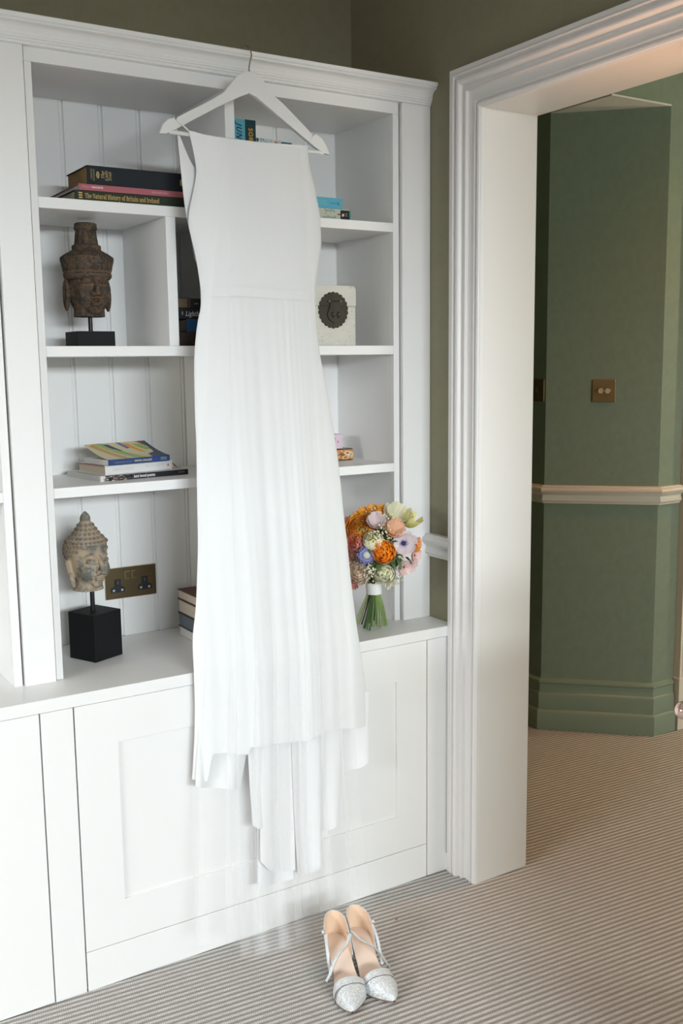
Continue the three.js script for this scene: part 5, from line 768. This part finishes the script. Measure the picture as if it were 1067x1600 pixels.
  for (const [x, y, z, r, c] of [[0.3550, 0.9735, 0.1250, 0.0190, [0.80, 0.38, 0.30]], [0.3420, 0.9700, 0.1350, 0.0180, [0.82, 0.36, 0.06]], [0.2004, 0.8740, 0.0560, 0.0190, [0.78, 0.36, 0.30]], [0.2050, 1.0330, 0.0250, 0.0160, [0.78, 0.45, 0.40]], [0.2120, 1.0250, 0.0250, 0.0150, [0.80, 0.50, 0.10]]]) bloom('small_coral_flower', V3(x, y, z), N(x - C0.x, y - C0.y, z - C0.z, 0.7), r, 5, 0.45, c.map(k => k * 0.9), c, null, [0.5, 0.25, 0.05], 0.003, 0, 0.5, 2);
  // filler: tiny cream buds on thin stalks, and leaves
  for (const [x, y, z, r] of [[0.2615, 1.063, 0.0506, 0.018], [0.2647, 1.0445, 0.1159, 0.020], [0.2459, 1.028, 0.134, 0.017], [0.2205, 1.0144, 0.1291, 0.016], [0.2285, 0.8867, 0.1035, 0.019], [0.2088, 0.9124, 0.1179, 0.016], [0.2774, 0.868, 0.1051, 0.018], [0.2958, 0.878, 0.1151, 0.018], [0.2848, 0.8650, 0.1125, 0.015], [0.2118, 0.9231, 0.1250, 0.014], [0.250, 0.995, 0.140, 0.014], [0.29, 0.955, 0.152, 0.012]]) {
    const f = flower('filler_sprig', V3(x, y, z), N(x - C0.x, y - C0.y, z - C0.z, 0.4)), b = [], s = [];
    for (let i = 0; i < 16; i++) { const a = R() * 6.28, q = Math.sqrt(R()) * r, h = (R() - 0.4) * r * 0.9, p = V3(q * Math.cos(a), h, q * Math.sin(a)); b.push(new THREE.IcosahedronGeometry(0.0017 + 0.0012 * R(), 1).scale(1, 1.25, 1).translate(p.x, p.y, p.z)); s.push(tube([V3(0, -r * 1.6, 0), V3(p.x * 0.5, p.y - r * 0.7, p.z * 0.5), p], 0.0004, 4, 4)); }
    mesh('buds', merge(b), mat(0.72, 0.69, 0.52, 0.7), f); mesh('stalks', merge(s), mat(0.22, 0.28, 0.10, 0.7), f);
  }
  const leafG = surf(4, 10, (u, v) => { const e = 2 * u - 1, w = 0.009 * Math.sin(Math.PI * Math.min(1, v * 0.98 + 0.02)) ** 0.8; return V3(e * w, 0.042 * v - 0.010 * v * v, 0.004 * e * e + 0.012 * v * v); });
  const LEAF = mat(0.075, 0.14, 0.045, 0.55, { side: THREE.DoubleSide });
  for (const [x, y, z, sx, sy, sz] of [[0.215, 0.967, 0.095, -0.4, 0.3, 0.8], [0.232, 0.935, 0.118, -0.5, -0.2, 0.8], [0.262, 0.940, 0.135, 0.3, -0.3, 0.9], [0.285, 0.945, 0.138, 0.2, -0.6, 0.7], [0.262, 0.985, 0.135, 0.1, 0.6, 0.7], [0.31, 0.95, 0.135, 0.5, -0.4, 0.7], [0.22, 0.975, 0.1, -0.7, 0.2, 0.6], [0.32, 0.995, 0.11, 0.6, 0.3, 0.6]]) { const f = mesh('leaf', leafG, LEAF, g); f.position.set(x, y, z); f.quaternion.setFromUnitVectors(V3(0, 1, 0), V3(sx, sy, sz).normalize()); }
  // an inner green heart that the flower heads sit in
  mesh('greenery', new THREE.IcosahedronGeometry(0.066, 3).scale(1, 0.95, 0.9).translate(0.270, 0.957, 0.082), mat(0.08, 0.12, 0.05, 0.85), g);
  // stems bound with a white ribbon
  const B = V3(0.2555, 0.8520, 0.0700), greens = [mat(0.13, 0.22, 0.06, 0.5), mat(0.22, 0.32, 0.10, 0.5), mat(0.08, 0.15, 0.05, 0.5), mat(0.36, 0.42, 0.20, 0.5)];
  for (let i = 0; i < 30; i++) {
    const a = 2 * Math.PI * i / 30 * 7.3, q = Math.sqrt((i + 0.5) / 30), ux = Math.cos(a), uz = Math.sin(a), foot = V3(0.2690 + 0.052 * q * ux, WT + 0.0035 + 0.006 * R() * (uz > 0 ? 1 : 2), 0.0300 + 0.038 * q * uz), neck = V3(B.x + 0.017 * q * ux, B.y, B.z + 0.016 * q * uz), up = V3(0.265 + 0.05 * q * ux, 0.935, 0.078 + 0.04 * q * uz);
    const m = mesh('stem', tube([foot, neck.clone().lerp(foot, 0.5).add(V3(0.002 * (R() - 0.5), 0, 0.002)), neck, up], 0.0017 + 0.0009 * R(), 14, 7), i === 11 ? mat(0.16, 0.075, 0.04, 0.7) : greens[i % 4], g); if (i === 11) m.userData.label = 'brown woody twig';
  }
  mesh('ribbon_wrap', lathe([[0.0205, -0.0165], [0.0215, -0.016], [0.0218, -0.004], [0.0222, 0.004], [0.0235, 0.0150], [0.0225, 0.0158]], 36).translate(B.x, B.y + 0.002, B.z), mat(0.80, 0.80, 0.77, 0.6), g);
  settle(g);
}
renderer.render(scene, camera);
